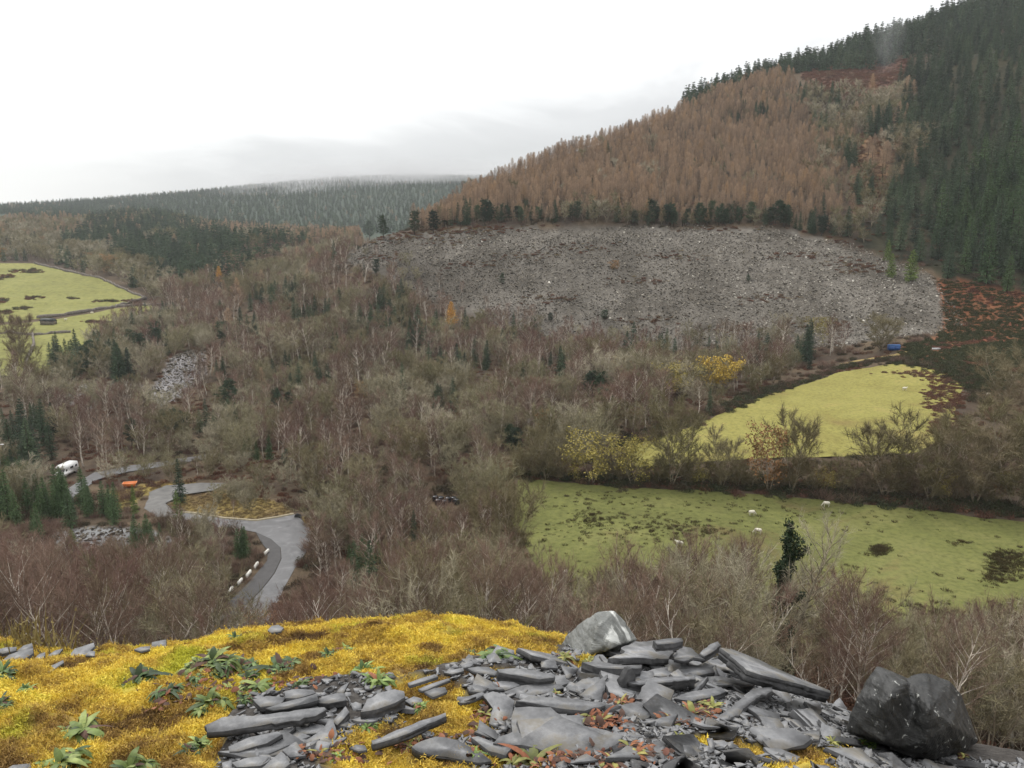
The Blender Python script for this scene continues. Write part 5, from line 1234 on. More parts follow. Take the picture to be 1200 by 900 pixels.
def rockmat(name, dark, light, white, wstop, vein, rough=.5):
    m, N, L, b = newmat(name, rough, .3); tc = N.new('ShaderNodeTexCoord'); mp = N.new('ShaderNodeMapping'); mp.inputs['Scale'].default_value = (3, 3, 14); mp.inputs['Rotation'].default_value = (.5, .6, .3); L.new(tc.outputs['Object'], mp.inputs[0])
    n1 = noise(N, L, 2.2, 7, .7, vec=mp.outputs[0], dist=.6); n2 = noise(N, L, 5, 5, .65); n3 = noise(N, L, vein, 5, .6, dist=.8)
    r = ramp(N, [(.33, dark), (.5, tuple((a + b_) / 2 for a, b_ in zip(dark, light))), (.68, light)]); L.new(math_(N, L, 'ADD', math_(N, L, 'MULTIPLY', n1.outputs[0], .6), math_(N, L, 'MULTIPLY', n2.outputs[0], .4)), r.inputs[0])
    w = ramp(N, [(wstop, (0,0,0)), (wstop + .05, (1,1,1))]); L.new(n3.outputs[0], w.inputs[0])
    L.new(mixc(N, L, w.outputs[0], r.outputs[0], white), b.inputs['Base Color'])
    bp = N.new('ShaderNodeBump'); bp.inputs['Strength'].default_value = .7; bp.inputs['Distance'].default_value = .012; L.new(n1.outputs[0], bp.inputs['Height']); L.new(bp.outputs[0], b.inputs['Normal']); return m
def px3(lst): return [P(u, v, Y) for u, v, Y in lst]
sil1 = [(656,758),(665,745),(682,729),(700,718),(720,714),(726,720),(734,729),(747,750),(727,762),(707,767),(687,775),(668,786)]
h1 = [(u, v, 4.12) for u, v in sil1] + [(702, 732, 3.95), (714, 752, 3.9), (690, 768, 3.86), (726, 755, 3.95), (664, 782, 3.93)] + [(u * .8 + 700 * .2, v * .8 + 752 * .2, 4.5) for u, v in sil1]
c1 = P(702, 765, 4.15)
tag(link('boulder', rock('boulder', [[q - c1 for q in px3(h1)]], .011, rockmat('quartz_veined_slate', (.09,.095,.09), (.26,.265,.25), (.62,.63,.6), .53, 4.5), 11, (.5, .2, .8), .009), None, c1), 'pale grey boulder with white quartz patch at the back of the slate pile', 'boulder')
L2 = [(1004,815,3.22),(1027,779,3.3),(1042,785,3.3),(1060,794,3.3),(1064,800,3.15),(1076,886,3.12),(992,857,3.2),(1000,834,3.2),(1040,822,3.06),(1036,868,3.05),(1050,800,3.14),(1030,785,3.7),(1060,800,3.7),(1005,845,3.6),(1060,880,3.6)]
R2 = [(1058,800,3.28),(1072,790,3.3),(1086,787,3.3),(1112,799,3.3),(1125,812,3.3),(1136,842,3.28),(1146,868,3.25),(1131,881,3.2),(1098,893,3.12),(1072,889,3.1),(1042,878,3.12),(1090,830,3.06),(1115,850,3.08),(1085,870,3.03),(1075,800,3.75),(1110,808,3.75),(1135,860,3.65),(1070,880,3.6)]
c2 = P(1070, 850, 3.3)
tag(link('boulder', rock('boulder', [[q - c2 for q in px3(L2)], [q - c2 for q in px3(R2)]], .01, rockmat('dark_slate_rock', (.012,.0125,.0125), (.06,.06,.058), (.5,.51,.48), .64, 30, .42), 17, (.75, .25, .55), .008), None, c2), 'big dark slate boulder with twin peaks at the lower right', 'boulder')
# plants
def leaf(mb, base, az, el, L, w, curl, rg, mi=0):
    d0 = np.array([math.cos(az) * math.cos(el), math.sin(az) * math.cos(el), math.sin(el)]); sd = np.array([-math.sin(az), math.cos(az), 0]); p = np.array(base, float); K = 7; V = []; d = d0
    for k in range(K):
        t = k / (K - 1); ww = w * (math.sin(PI * min(1, .08 + .92 * t ** .8)) ** .75 + .06) * (1 - .0 * t); ru = rg.normal() * .12 * w
        up = np.cross(d, sd); V += [p - sd * ww + up * (-.28 * ww + ru), p - up * 0.0, p + sd * ww + up * (-.28 * ww - ru)]
        d = unit(d + np.array([0, 0, -curl / K])); p = p + d * L / (K - 1)
    F = [];
    for k in range(K - 1):
        a = 3 * k; F += [(a, a + 1, a + 4, a + 3), (a + 1, a + 2, a + 5, a + 4)]
    mb.add(V, F, mi)
def rosette(seed, n=20, wide=.1, red=0.0, curl=1.4, mats=None, heads=3):
    """ragged clump: a few leaf rosettes grown together; dead leaves mixed in, pale and dark greens imitate highlights and gaps"""
    rg = np.random.default_rng(seed); mb = MB()
    for hd in range(heads):
        a0 = rg.random() * 6.28; of = (.0 if hd == 0 else .42); sc = 1.0 if hd == 0 else .55 + .25 * rg.random(); b0 = np.array([of * math.cos(a0 + hd * 2.1), of * math.sin(a0 + hd * 2.1), 0])
        for i in range(int(n * (1 if hd == 0 else .6))):
            t = i / n; mi = 1 if rg.random() < red * (1.25 - t) else (0, 2, 3)[int(rg.choice(3, p=[.5, .25, .25]))]
            leaf(mb, b0 + np.array([0, 0, .05 * t]), i * 2.4 + rg.normal() * .35, .15 + .75 * t + rg.normal() * .25, sc * (1.0 - .5 * t) * (.55 + .6 * rg.random()), sc * wide * (.7 + .6 * rg.random()), curl * (.6 + .9 * rg.random()), rg, mi)
    return mb.mesh('rosette_plant', mats, True)
def leafmat(name, cols, rough=.5):
    m = veg(name, cols, rough, 5.0, .35); m.node_tree.nodes['Principled BSDF'].inputs['Specular IOR Level'].default_value = .22; return m
for nm, c in dict(g1=(.11,.15,.04), g2=(.2,.24,.075), g3=(.045,.07,.024), d1=(.06,.1,.032), d2=(.13,.18,.06), d3=(.03,.05,.02), f1=(.13,.2,.05), f2=(.2,.27,.08), f3=(.06,.1,.03), l1=(.2,.2,.06), l2=(.29,.26,.08), l3=(.1,.11,.035)).items():
    M[nm] = leafmat('leaf_green', [tuple(q * .85 for q in c), tuple(q * 1.15 for q in c)])  # each green in mid, pale for highlights, dark for shade between leaves
M['rust'] = leafmat('rusty_dead_leaf', [(.2,.075,.04),(.28,.12,.06),(.13,.055,.04)], .7)
M['deadb'] = leafmat('dark_dead_leaf', [(.075,.045,.035),(.1,.06,.045)], .8)
RO = dict(fox=[rosette(950 + i, 42, .09, .12, 1.9, [M['g1'], M['deadb'], M['g2'], M['g3']]) for i in range(4)], dark=[rosette(960 + i, 46, .08, .1, 1.9, [M['d1'], M['deadb'], M['d2'], M['d3']]) for i in range(4)],
          fresh=[rosette(970 + i, 30, .08, .06, 1.8, [M['f1'], M['rust'], M['f2'], M['f3']]) for i in range(3)], red=[rosette(980 + i, 40, .075, .65, 2.0, [M['l1'], M['rust'], M['l2'], M['deadb']]) for i in range(3)],
          lime=[rosette(990 + i, 36, .075, .3, 1.9, [M['l1'], M['rust'], M['l2'], M['l3']]) for i in range(3)])
for kind, u, v, r, label in [
 ('dark',160,783,38,'large dark green rosette on the left mossy crest below the square slate'),('fox',96,848,36,'striped green rosette alone in the moss at lower left'),
 ('fox',72,893,36,'broad-leaved green plant cut by the bottom edge at left'),('fox',150,890,36,'broad-leaved plant with brownish leaf right of the one at the bottom edge'),
 ('dark',4,786,22,'green rosette cut by the left edge of the picture'),('fresh',28,800,12,'tiny green sprig in moss near the left edge'),('dark',2,822,16,'dark green leaves low at the left edge'),
 ('dark',198,812,24,'small dark rosette in the moss right of the large crest one'),('fox',250,775,34,'leafy dock plant in the middle of the green bed on the crest'),
 ('fox',215,788,24,'dock plant at the left side of the green bed'),('dark',282,770,28,'dark-leaved dock at the back of the green bed'),
 ('dark',330,773,38,'large dark green clump at the right end of the green bed'),('fox',302,797,28,'dock plant in front of the large dark clump'),('fox',243,818,30,'dock plant lowest in front of the green bed'),
 ('dark',275,745,14,'small dark rosette peeping over the mossy crest'),('fresh',405,752,18,'bright green rosette highest on the yellow moss'),('dark',384,761,16,'low dark sprig left of the highest bright rosette'),
 ('fresh',425,781,25,'bright green plant above the pale chunky slab'),('fresh',444,800,25,'bright green plant touching the pale chunky slab'),('dark',355,803,14,'small dark plant behind the left slate pile'),
 ('dark',580,768,36,'lone deep green rosette on the yellow moss behind the slate sheet'),('dark',549,758,13,'brownish small plant left of the lone deep green rosette'),
 ('lime',625,886,48,'large yellow-green plant with dead brown leaves at bottom centre'),('red',705,846,30,'rusty red plant on the right corner of the largest slab'),('red',727,824,17,'small red and yellow plant above the rusty one'),
 ('red',569,834,19,'small reddish plant beside the cracked slab'),('lime',562,852,16,'yellow-green sprig left of the largest slab'),('red',560,864,14,'little rust-leaved plant on the edge of the largest slab'),
 ('red',745,886,32,'curly yellow and rust plant at bottom right of the largest slab'),('red',718,895,28,'rusty plant at the bottom edge right of centre'),('red',812,838,32,'sprawling red-leaved plant under the long bent slab'),
 ('lime',835,830,22,'yellow-green shoots on the right of the sprawling red plant'),('red',785,845,20,'rust leaves on the left of the sprawling red plant'),('lime',795,865,14,'pale green sprig above the chips at the right'),
 ('fresh',1020,876,18,'fresh green plant at the foot of the dark boulder'),('lime',975,872,14,'faint yellow-green sprig in the moss left of the dark boulder'),('red',1033,873,10,'single rusty leaf tuft against the dark boulder'),
 ('red',1130,890,9,'orange tuft right of the dark boulder'),('fox',232,858,24,'green leaves sheltering left of the long pale slab'),('dark',222,870,16,'dark leaves low in front of the left slate pile'),
 ('lime',662,772,18,'olive sprig at the left foot of the pale boulder'),('lime',690,776,16,'olive sprig under the pale boulder'),('fresh',495,832,14,'green rosette with dark rim in the moss below the slate sheet'),
 ('fresh',430,850,16,'green strappy leaves in moss above the slanting slab'),('fresh',395,884,14,'green sprig among rust leaves right of the left pile foot'),('red',375,880,18,'rust leaves beside the left pile foot'),
 ('red',478,868,16,'rusty leaves on the slanting slab end'),('lime',652,815,10,'tiny yellow-green sprig on the long wedge slab'),('fresh',556,888,18,'green shoots left of the large yellow-green plant'),('red',490,862,14,'dark red leaves on the curved-edge slab'),
]:
    g = hitn(u, v + r * .15)
    if g is None: continue
    zz = Hg(g[0], g[1])[0]; R = r / FPX * np.linalg.norm(g) * 1.08; lst = RO[kind]
    o = link('rosette_plant', lst[int(rng.integers(len(lst)))], None, (g[0], g[1], zz + .012), float(rng.random() * 6.28), (R, R, R * 1.05)); q = gnormal(g[0], g[1]); o.rotation_euler[0] = -.05; tag(o, label, 'plant')
for k in range(18):
    u, v = 280 + rng.normal() * 42, 793 + rng.normal() * 15; g = hitn(u, v)
    if g is None: continue
    R = (13 + 10 * rng.random()) / FPX * np.linalg.norm(g); lst = RO['fox' if k % 2 else 'dark']
    o = link('rosette_plant', lst[int(rng.integers(len(lst)))], None, (g[0], g[1], Hg(g[0], g[1])[0] + .01), float(rng.random() * 6.28), (R, R, R)); tag(o, 'small ragged dock plant filling the dense green bed on the mossy crest', 'plant', 'small docks of the green bed')
# small sprigs and dead stems poking through the moss
M['sprig'] = veg('moss_sprigs', [(.07,.1,.035),(.1,.06,.035),(.13,.13,.04),(.06,.045,.03),(.16,.1,.05)], .8, 6, .3)
SPG = [proto('sprig_form', clump(1200 + j, .03, .03, 34, .004, .006).mesh('sprig', M['sprig'])) for j in range(4)]
n = 9000; x = -3.4 + 6.6 * rng.random(n); y = 2.2 + 2.4 * rng.random(n); z = Hn(x, y); u, v = project(np.stack([x, y, z], -1)); mw = cover_at(x, y, z)
m = (rng.random(n) < np.clip(.25 + 1.6 * fbm(x / .3, y / .3, 3, 161) + np.where(u < 330, .25, 0) + np.where((mw > .05) & (mw < .8), .5, 0), 0, 1)) & (mw > .04); x, y = x[m], y[m]; k = len(x)
scatter('sprigs', np.stack([x, y, Hg(x, y)], -1), np.stack([0 * x, 0 * x, rng.random(k) * 6.28], -1), (.5 + .9 * rng.random(k))[:, None] * np.ones(3), SPG, rng.integers(0, 4, k), 'tiny green and brown sprigs growing through the moss', 'sprigs')
# dead leaves, uncountable, between the slabs
def deadleaf(seed):
    rg = np.random.default_rng(seed); mb = MB()
    leaf(mb, (0, 0, .004), 0, .3, .035, .009, 1.5, rg); return mb.mesh('dead_leaf', M['rust'] if seed % 2 else M['deadb'])
DL = [proto('dead_leaf_form', deadleaf(1000 + i)) for i in range(4)]
x = []; y = []
for u, v, du, dv, k in [(640,893,60,8,150),(705,850,30,10,110),(745,888,30,10,110),(810,842,35,9,140),(570,840,14,12,50),(490,868,40,8,70),(385,885,40,10,80),(560,865,14,8,40),(730,825,16,6,40),(340,800,40,8,60),(260,800,60,20,120),(200,820,20,8,40)]:
    for j in range(k):
        g = hitn(u + rng.normal() * du * .6, v + rng.normal() * dv * .6)
        if g is not None: x.append(g[0]); y.append(g[1])
x = np.array(x); y = np.array(y); k = len(x)
scatter('dead_leaves', np.stack([x, y, Hg(x, y) + .012], -1), np.stack([rng.normal(size=k) * .5, rng.normal(size=k) * .5, rng.random(k) * 6.28], -1), (.6 + .8 * rng.random(k))[:, None] * np.ones(3), DL, rng.integers(0, 4, k), 'rusty and dark dead leaves between slabs', 'dead leaves')
# dry grass tufts on the slope just past the crest, and the hand rail down on it
n = 5000; x = -14 + 28 * rng.random(n); y = 4.5 + 20 * rng.random(n); r_ = np.hypot(x, y); m = (r_ > 5.6) & (r_ < 24); x, y = x[m], y[m]
z = np.where(np.hypot(x, y) < 8.4, Hn(x, y), Hf(x, y)); k = len(x)
M['straw'] = veg('straw_grass', [(.26,.19,.09),(.2,.16,.07),(.18,.15,.06)], .9, .8, .3)
GRp = [proto('straw_form', clump(1100 + j, .3, .22, 70, .012, .012).mesh('straw', M['straw'])) for j in range(3)]
scatter('slope_grass', np.stack([x, y, z], -1), np.stack([0 * x, 0 * x, rng.random(k) * 6.28], -1), (.6 + .9 * rng.random(k))[:, None] * np.ones(3), GRp, rng.integers(0, 3, k), 'straw coloured grass on the steep slope below the edge', 'grass')
ra, rb = P(1128, 874.5, 9.4), P(1290, 916, 8.6); rt = empty('hand_rail', (ra[0], ra[1], Hf(ra[0], ra[1])[0])); o_ = np.array(rt.location)
mb = MB(); mb.tube([ra - o_, rb - o_], [.022, .022], 8); link('rail', mb.mesh('rail', plain('galvanised_rail', (.7,.7,.68), .4, .5, .08)), rt)
for t in (.02, .5, .97):
    p = ra + (rb - ra) * t; mb = MB(); zg = Hf(p[0], p[1])[0]; mb.tube([np.array([p[0], p[1], min(zg, p[2]) - .3]) - o_, p - o_], [.02, .02], 8); link('post', mb.mesh('post', bpy.data.materials['galvanised_rail']), rt)
tag(rt, 'pale metal hand rail on the slope right of the dark boulder', 'rail')
# ------------------------------------------------------------------ things in the valley
def remeshed(mb, vox, name, mat, smooth=True):
    me = mb.mesh(name, mat); t = link('tmp', me); md = t.modifiers.new('r', 'REMESH'); md.mode = 'VOXEL'; md.voxel_size = vox; md.use_smooth_shade = smooth
    sm = t.modifiers.new('s', 'SMOOTH'); sm.iterations = 3
    bpy.context.view_layer.update(); out = bpy.data.meshes.new_from_object(t.evaluated_get(bpy.context.evaluated_depsgraph_get())); bpy.data.objects.remove(t)
    out.name = name; out.materials.clear(); out.materials.append(mat); return out
# sheep
def sheep_mesh(graze):
    mb = MB(); hd = -.55 if graze else .12
    mb.tube([(-.56,0,.62),(-.5,0,.66),(-.3,0,.68),(0,0,.66),(.25,0,.68),(.42,0,.72),(.5,0,.72)], [.06,.2,.27,.28,.26,.19,.08], 12)
    mb.tube([(.36,0,.72),(.55,0,.72 + hd * .45),(.66,0,.78 + hd * .85)], [.15,.11,.09], 10)
    mb.tube([(.6,0,.8 + hd * .75),(.7,0,.78 + hd),(.8,0,.7 + hd * 1.05)], [.085,.085,.05], 10)
    for s in (-1, 1):
        mb.tube([(.6,s*.05,.84 + hd * .8),(.58,s*.16,.84 + hd * .8)], [.035,.02], 6)
        for xx, kn in ((.3, .02), (-.38, -.05)):
            mb.tube([(xx,s*.13,.5),(xx + kn,s*.13,.26),(xx + kn * .2,s*.13,.13),(xx,s*.13,0)], [.085,.05,.036,.042], 8)
    mb.tube([(-.54,0,.68),(-.62,0,.5)], [.05,.03], 6)
    return remeshed(mb, .025, 'sheep', M['wool'])
M['wool'] = plain('cream_wool', (.66,.62,.52), .95, .1, .12, 8)
SHP = [sheep_mesh(True), sheep_mesh(False)]
for u, v, rz, k, lab in [(968,594,2.9,0,'white sheep farthest right in the damp field, close to the hedgerow'),(881,604.5,.2,0,'white sheep upper of the two grazing side by side in the damp field'),
    (888,626,2.7,0,'white sheep just below another at the middle of the damp field'),(796,641,2.6,1,'white sheep by the birch tops in the middle of the damp field'),
    (662,676,1.0,0,'lone white sheep at the lower left corner of the damp field'),(1060,458,.1,1,'white sheep on the bright meadow'),(1158,465,.3,0,'white sheep among red bracken right of the bright meadow'),
    (22,413,.4,0,'white sheep on the far left pasture below the wall'),(108,368,.4,0,'white sheep on the strip between walls of the far pasture'),(77,376,.4,1,'white sheep right of the dark shed on the far pasture')]:
    p = hit(u, v); o = link('sheep', SHP[k], None, p + np.array([0, 0, .05]), rz, 1.15 if v > 430 else 1.3); tag(o, lab, 'sheep', 'sheep in the fields')
# camper van
white = plain('white_coachwork', (.78,.78,.76), .35, .5, .04); glass = plain('dark_window_glass', (.02,.022,.025), .12, .6, .1); rub = plain('tyre_rubber', (.025,.025,.025), .8, .2, .1); grey = plain('grey_metal', (.3,.3,.31), .5, .5, .1)
p = hit(79, 556.5); q = hit(97, 549); az = math.atan2(q[1] - p[1], q[0] - p[0]) + PI
van = empty('camper_van', p + np.array([0, 0, .04]), az); tag(van, 'white camper van with dark windows parked on the lane at left', 'camper van')
def extrude(prof, w, name, mat, par, y0=0):
    mb = MB(); n = len(prof); v = [(a, y0 - w / 2, b) for a, b in prof] + [(a, y0 + w / 2, b) for a, b in prof]
    mb.add(v, [tuple(range(n)), tuple(range(2 * n - 1, n - 1, -1))] + [(i, i + n, (i + 1) % n + n, (i + 1) % n) for i in range(n)]); me = mb.mesh(name, mat)
    bm = bmesh.new(); bm.from_mesh(me); bmesh.ops.recalc_face_normals(bm, faces=bm.faces); bmesh.ops.bevel(bm, geom=list(bm.edges), offset=min(.08, w * .2), segments=2, affect='EDGES', clamp_overlap=True); bm.to_mesh(me); bm.free(); return link(name, me, par)
extrude([(-2.9,.45),(-2.95,2.0),(-2.7,2.75),(1.6,2.85),(2.35,2.6),(2.3,2.15),(1.75,2.05),(2.2,1.35),(2.95,1.15),(3.0,.45)], 2.15, 'body', white, van)
mb = MB(); mb.add([(1.83,-.92,2.0),(1.83,.92,2.0),(2.28,.98,1.36),(2.28,-.98,1.36)], [(0,1,2,3)]); mb.add([(1.79,-.92,1.96),(1.79,.92,1.96),(2.2,.98,1.32),(2.2,-.98,1.32)], [(3,2,1,0)]); link('windscreen', mb.mesh('windscreen', glass), van)
for s in (-1, 1):
    for xx, ww, zz, hh in ((1.55, .6, 1.65, .5), (-.4, 1.1, 1.85, .5), (-2.0, .8, 1.85, .5)):
        mb = MB(); mb.box((xx, s * 1.085, zz), (ww, .03, hh)); link('window', mb.mesh('window', glass), van)
    for xx in (1.9, -1.7):
        mb = MB(); mb.tube([(xx, s * .8, .36), (xx, s * 1.06, .36)], [.36, .36], 18); wh = link('wheel', mb.mesh('wheel', rub), van)
        mb = MB(); mb.tube([(xx, s * 1.04, .36), (xx, s * 1.08, .36)], [.2, .18], 14); link('rim', mb.mesh('rim', grey), wh)
    mb = MB(); mb.box((3.0, s * .75, .95), (.06, .3, .18)); link('headlight', mb.mesh('headlight', plain('lamp_glass', (.7,.7,.68), .2, .5, .05)), van)
mb = MB(); mb.box((3.0, 0, .5), (.14, 2.0, .22)); link('bumper', mb.mesh('bumper', grey), van)
# orange skip
p = hit(152.5, 571); sk = empty('waste_skip', p + np.array([0, 0, .05]), .25); tag(sk, 'small orange skip on the rough verge beside the layby', 'skip')
org = plain('orange_paint', (.62,.17,.04), .5, .4, .15, 3); mb = MB()
w0, w1, d0, d1, h_ = 1.0, 1.45, .6, .8, 1.05
v = [(-w0,-d0,.12),(w0,-d0,.12),(w0,d0,.12),(-w0,d0,.12),(-w1,-d1,h_),(w1,-d1,h_),(w1,d1,h_),(-w1,d1,h_),(-w1+.06,-d1+.06,h_),(w1-.06,-d1+.06,h_),(w1-.06,d1-.06,h_),(-w1+.06,d1-.06,h_),(-w1+.12,-d1+.1,h_-.25),(w1-.12,-d1+.1,h_-.25),(w1-.12,d1-.1,h_-.25),(-w1+.12,d1-.1,h_-.25)]
mb.add(v, [(3,2,1,0),(0,1,5,4),(1,2,6,5),(2,3,7,6),(3,0,4,7),(4,5,9,8),(5,6,10,9),(6,7,11,10),(7,4,8,11),(8,9,13,12),(9,10,14,13),(10,11,15,14),(11,8,12,15),(12,13,14,15)])
link('body', mb.mesh('body', org), sk)
mb = MB()
for s in (-1, 1): mb.tube([(-w1, s * d1, h_), (w1, s * d1, h_)], [.05, .05], 6); mb.tube([(s * w1, -d1, h_), (s * w1, d1, h_)], [.05, .05], 6)
link('rim', mb.mesh('rim', plain('pale_orange_rim', (.75,.3,.12), .5, .4, .1)), sk)
for s in (-1, 1):
    for xx in (-.7, .7): mb = MB(); mb.tube([(xx, s * .68, .55), (xx, s * .95, .55)], [.05, .06], 8); link('lifting_lug', mb.mesh('lifting_lug', grey), sk)
    mb = MB(); mb.box((s * .8, 0, .06), (.25, 1.2, .12)); link('skid', mb.mesh('skid', rub), sk)
# wrapped bales
wrap = plain('black_bale_wrap', (.018,.018,.022), .22, .6, .3, 4, bump=.4, bscale=5); prof = [(0,0),(.5,0),(.6,.06),(.63,.25),(.62,.75),(.6,1.02),(.5,1.12),(.2,1.15),(0,1.15)]
mb = MB(); n = 20
for a, b_ in prof: mb.v.append(np.stack([a * np.cos(np.arange(n) * 2 * PI / n), a * np.sin(np.arange(n) * 2 * PI / n), np.full(n, b_)], -1))
mb.f = [[i * n + j, i * n + (j + 1) % n, (i + 1) * n + (j + 1) % n, (i + 1) * n + j] for i in range(len(prof) - 1) for j in range(n)]; mb.m = [0] * len(mb.f); mb.n = n * len(prof)
BM = mb.mesh('silage_bale', wrap, True)
for u, v, lab in [(510,587,'black wrapped bale at the left end of the row'),(513.3,591,'black wrapped bale in front at the left'),(516.8,588,'black wrapped bale in the middle of the back row'),(521,592,'black wrapped bale in front, second from left'),
                  (525,588.6,'black wrapped bale right of the middle in the back row'),(531.8,588.4,'black wrapped bale set apart at the right, rear one'),(535,590.6,'black wrapped bale set apart at the right, front one')]:
    p = hit(u, v); tag(link('silage_bale', BM, None, p, rng.random() * 6, 1.05), lab + ' among bare trees', 'bale', 'black bales in the clearing')
# blue box and trough above the meadow
blue = plain('blue_sheet_metal', (.03,.1,.3), .45, .5, .2, 2); p = hit(1047, 410.5); bx = empty('storage_box', p, -.12); tag(bx, 'bright blue storage box below the scree at the meadow top', 'storage box')
mb = MB(); mb.box((0, 0, .95), (3.7, 1.9, 1.6)); link('body', mb.mesh('body', blue), bx)
mb = MB(); mb.add([(-1.95,-1.05,1.75),(1.95,-1.05,1.75),(1.95,1.05,1.75),(-1.95,1.05,1.75),(-1.9,0,2.05),(1.9,0,2.05)], [(3,2,1,0),(0,1,5,4),(2,3,4,5),(1,2,5),(3,0,4)]); link('roof', mb.mesh('roof', plain('light_blue_sheet', (.06,.17,.42), .4, .5, .15)), bx)
for xx in (-.85, .85): mb = MB(); mb.box((xx, -.96, .95), (1.5, .03, 1.35)); link('door', mb.mesh('door', blue), bx)
for xx in (-1.4, 1.4): mb = MB(); mb.box((xx, 0, .08), (.3, 1.7, .16)); link('skid', mb.mesh('skid', rub), bx)
p = hit(1097, 410); tr = empty('water_trough', p, .1); tag(tr, 'pale metal water trough right of the blue box', 'trough')
mb = MB(); mb.box((0,-.4,.35),(2.6,.06,.6)); mb.box((0,.4,.35),(2.6,.06,.6)); mb.box((-1.27,0,.35),(.06,.74,.6)); mb.box((1.27,0,.35),(.06,.74,.6)); mb.box((0,0,.1),(2.48,.74,.08)); link('basin', mb.mesh('basin', plain('galvanised_steel', (.5,.51,.52), .4, .5, .1)), tr)
for xx in (-1, 1): mb = MB(); mb.box((xx, 0, -.05), (.15, .8, .2)); link('foot', mb.mesh('foot', grey), tr)
# street lamp
p = hit(3, 562); d = ray(6, 521); top = d[2] / d[1] * p[1]; hL = max(6, top - p[2]); lm = empty('street_lamp', p, 0); tag(lm, 'grey street lamp with pale head at the left edge', 'street lamp')
mb = MB(); mb.tube([(0,0,-.3),(0,0,1.2),(0,0,1.21),(0,0,hL - .1)], [.11,.11,.07,.05], 10); link('pole', mb.mesh('pole', grey), lm)
mb = MB(); mb.tube([(0,0,hL - .15),(.25,0,hL),(.7,0,hL + .06)], [.045,.04,.04], 8); link('arm', mb.mesh('arm', grey), lm)
mb = MB(); mb.box((1.0,0,hL + .06),(.75,.3,.16), taper=.7); link('lamp_head', mb.mesh('lamp_head', plain('pale_lamp_head', (.75,.75,.74), .4, .5, .05)), lm)
# white blocks along the dark path
blk = plain('white_painted_concrete', (.72,.7,.64), .8, .3, .12, 6)
for i, (u, v, u2, v2, lab) in enumerate([(267.5,697.5,273,691,'nearest to the viewer'),(278.5,686,284,681,'second from the near end'),(289,677.5,294,671,'third from the near end'),(298.5,667,302.5,661.5,'fourth from the near end'),(310,651.5,315,646.5,'farthest round the bend'),(255,692,259.5,695,'off the row at left')]):
    p, q = hit(u, v), hit(u2, v2); Lb = np.hypot(*(q - p)[:2]); mb = MB(); az = math.atan2(q[1] - p[1], q[0] - p[0]); Lb = min(Lb, 2.2)
    mb.box((0, 0, .28), (Lb, .34, .75), taper=.92); me = mb.mesh('kerb_block', blk); bm = bmesh.new(); bm.from_mesh(me); bmesh.ops.bevel(bm, geom=list(bm.edges), offset=.05, segments=2, affect='EDGES'); bm.to_mesh(me); bm.free()
    tag(link('kerb_block', me, None, (p + q) / 2, az), 'white painted block along the dark roadside path, ' + lab, 'kerb block', 'white blocks by the path')
p = hit(349, 606); tag(link('boulder', rock('boulder', [[np.array(q) for q in [(-.8,-.4,-.2),(.8,-.4,-.2),(.7,.5,-.2),(-.7,.5,-.2),(-.5,-.3,.6),(.1,-.2,.85),(.6,.2,.5),(-.2,.4,.7)]]], .06, plain('black_rock', (.03,.03,.03), .6, .4, .3, 3), 5, (.3,.2,.9), .06), None, p), 'dark boulder at the roadside where the track joins the bend', 'boulder')
# stone walls and the shed on the far pasture
wst = plain('dry_stone', (.16,.14,.12), .9, .2, .5, 1.2, bump=.8, bscale=2)
def wall(px, h, t, lab, name='stone_wall'):
    pts = [hit(u, v)[:2] for u, v in px]; L_ = []
    for i in range(len(pts) - 1):
        k = max(2, int(np.hypot(*(pts[i + 1] - pts[i])) / 2))
        for j in range(k): L_.append(pts[i] + (pts[i + 1] - pts[i]) * j / k)
    L_ = np.array(L_ + [pts[-1]]); n = len(L_); d = np.gradient(L_, axis=0); d = unit(d); s = np.stack([-d[:, 1], d[:, 0]], -1); z = Hf(L_[:, 0], L_[:, 1])
    hh = h * (.8 + .4 * rng.random(n)) * np.where(rng.random(n) < .08, .5, 1); R = []
    for off, f in ((-t, 0), (-t * .75, .95), (t * .75, 1.0), (t, 0)):
        q = L_ + s * (off + .06 * rng.normal(size=n))[:, None]; R.append(np.stack([q[:, 0], q[:, 1], z - .4 + (hh + .4) * f], -1))
    mb = MB(); mb.add(np.concatenate(R), [(a * n + j, a * n + j + 1, ((a + 1) % 4) * n + j + 1, ((a + 1) % 4) * n + j) for a in range(4) for j in range(n - 1)] + [(0, n, 2 * n, 3 * n), (n - 1, 4 * n - 1, 3 * n - 1, 2 * n - 1)])
    tag(link(name, mb.mesh(name, wst)), lab, 'wall')
wall([(43,373),(75,370),(100,366),(120,362.5),(145,357),(172,350.5)], 1.6, .45, 'long dark stone wall crossing the middle of the far left pasture')
wall([(-20,395),(10,390),(40,393.5),(60,391.5),(83,390)], 1.3, .4, 'tumbled stone wall lowest on the far left pasture')
wall([(135,359.5),(165,358.5),(190,358)], 1.3, .4, 'short stone wall at the right corner of the far pasture')
wall([(40,308.5),(76,317.5),(121,328),(170,349)], 1.4, .4, 'stone wall along the upper edge of the far left pasture')
wall([(28,440),(32,420),(40,405),(38,392)], 1.4, .6, 'mossy stone wall running downhill under the big tree on the pasture')
p = hit(57, 380); sh = empty('shed', p, -.2); tag(sh, 'low dark-roofed stone shed on the far left pasture', 'shed')
mb = MB(); mb.box((0,0,.9),(7.4,3.4,2.2)); link('wall', mb.mesh('wall', wst), sh)
mb = MB(); mb.add([(-4,-2,1.95),(4,-2,1.95),(4,2,1.95),(-4,2,1.95),(-4,0,3.3),(4,0,3.3)], [(3,2,1,0),(0,1,5,4),(2,3,4,5),(1,2,5),(3,0,4)]); link('roof', mb.mesh('roof', plain('dark_slate_roof', (.035,.04,.04), .6, .4, .3)), sh)
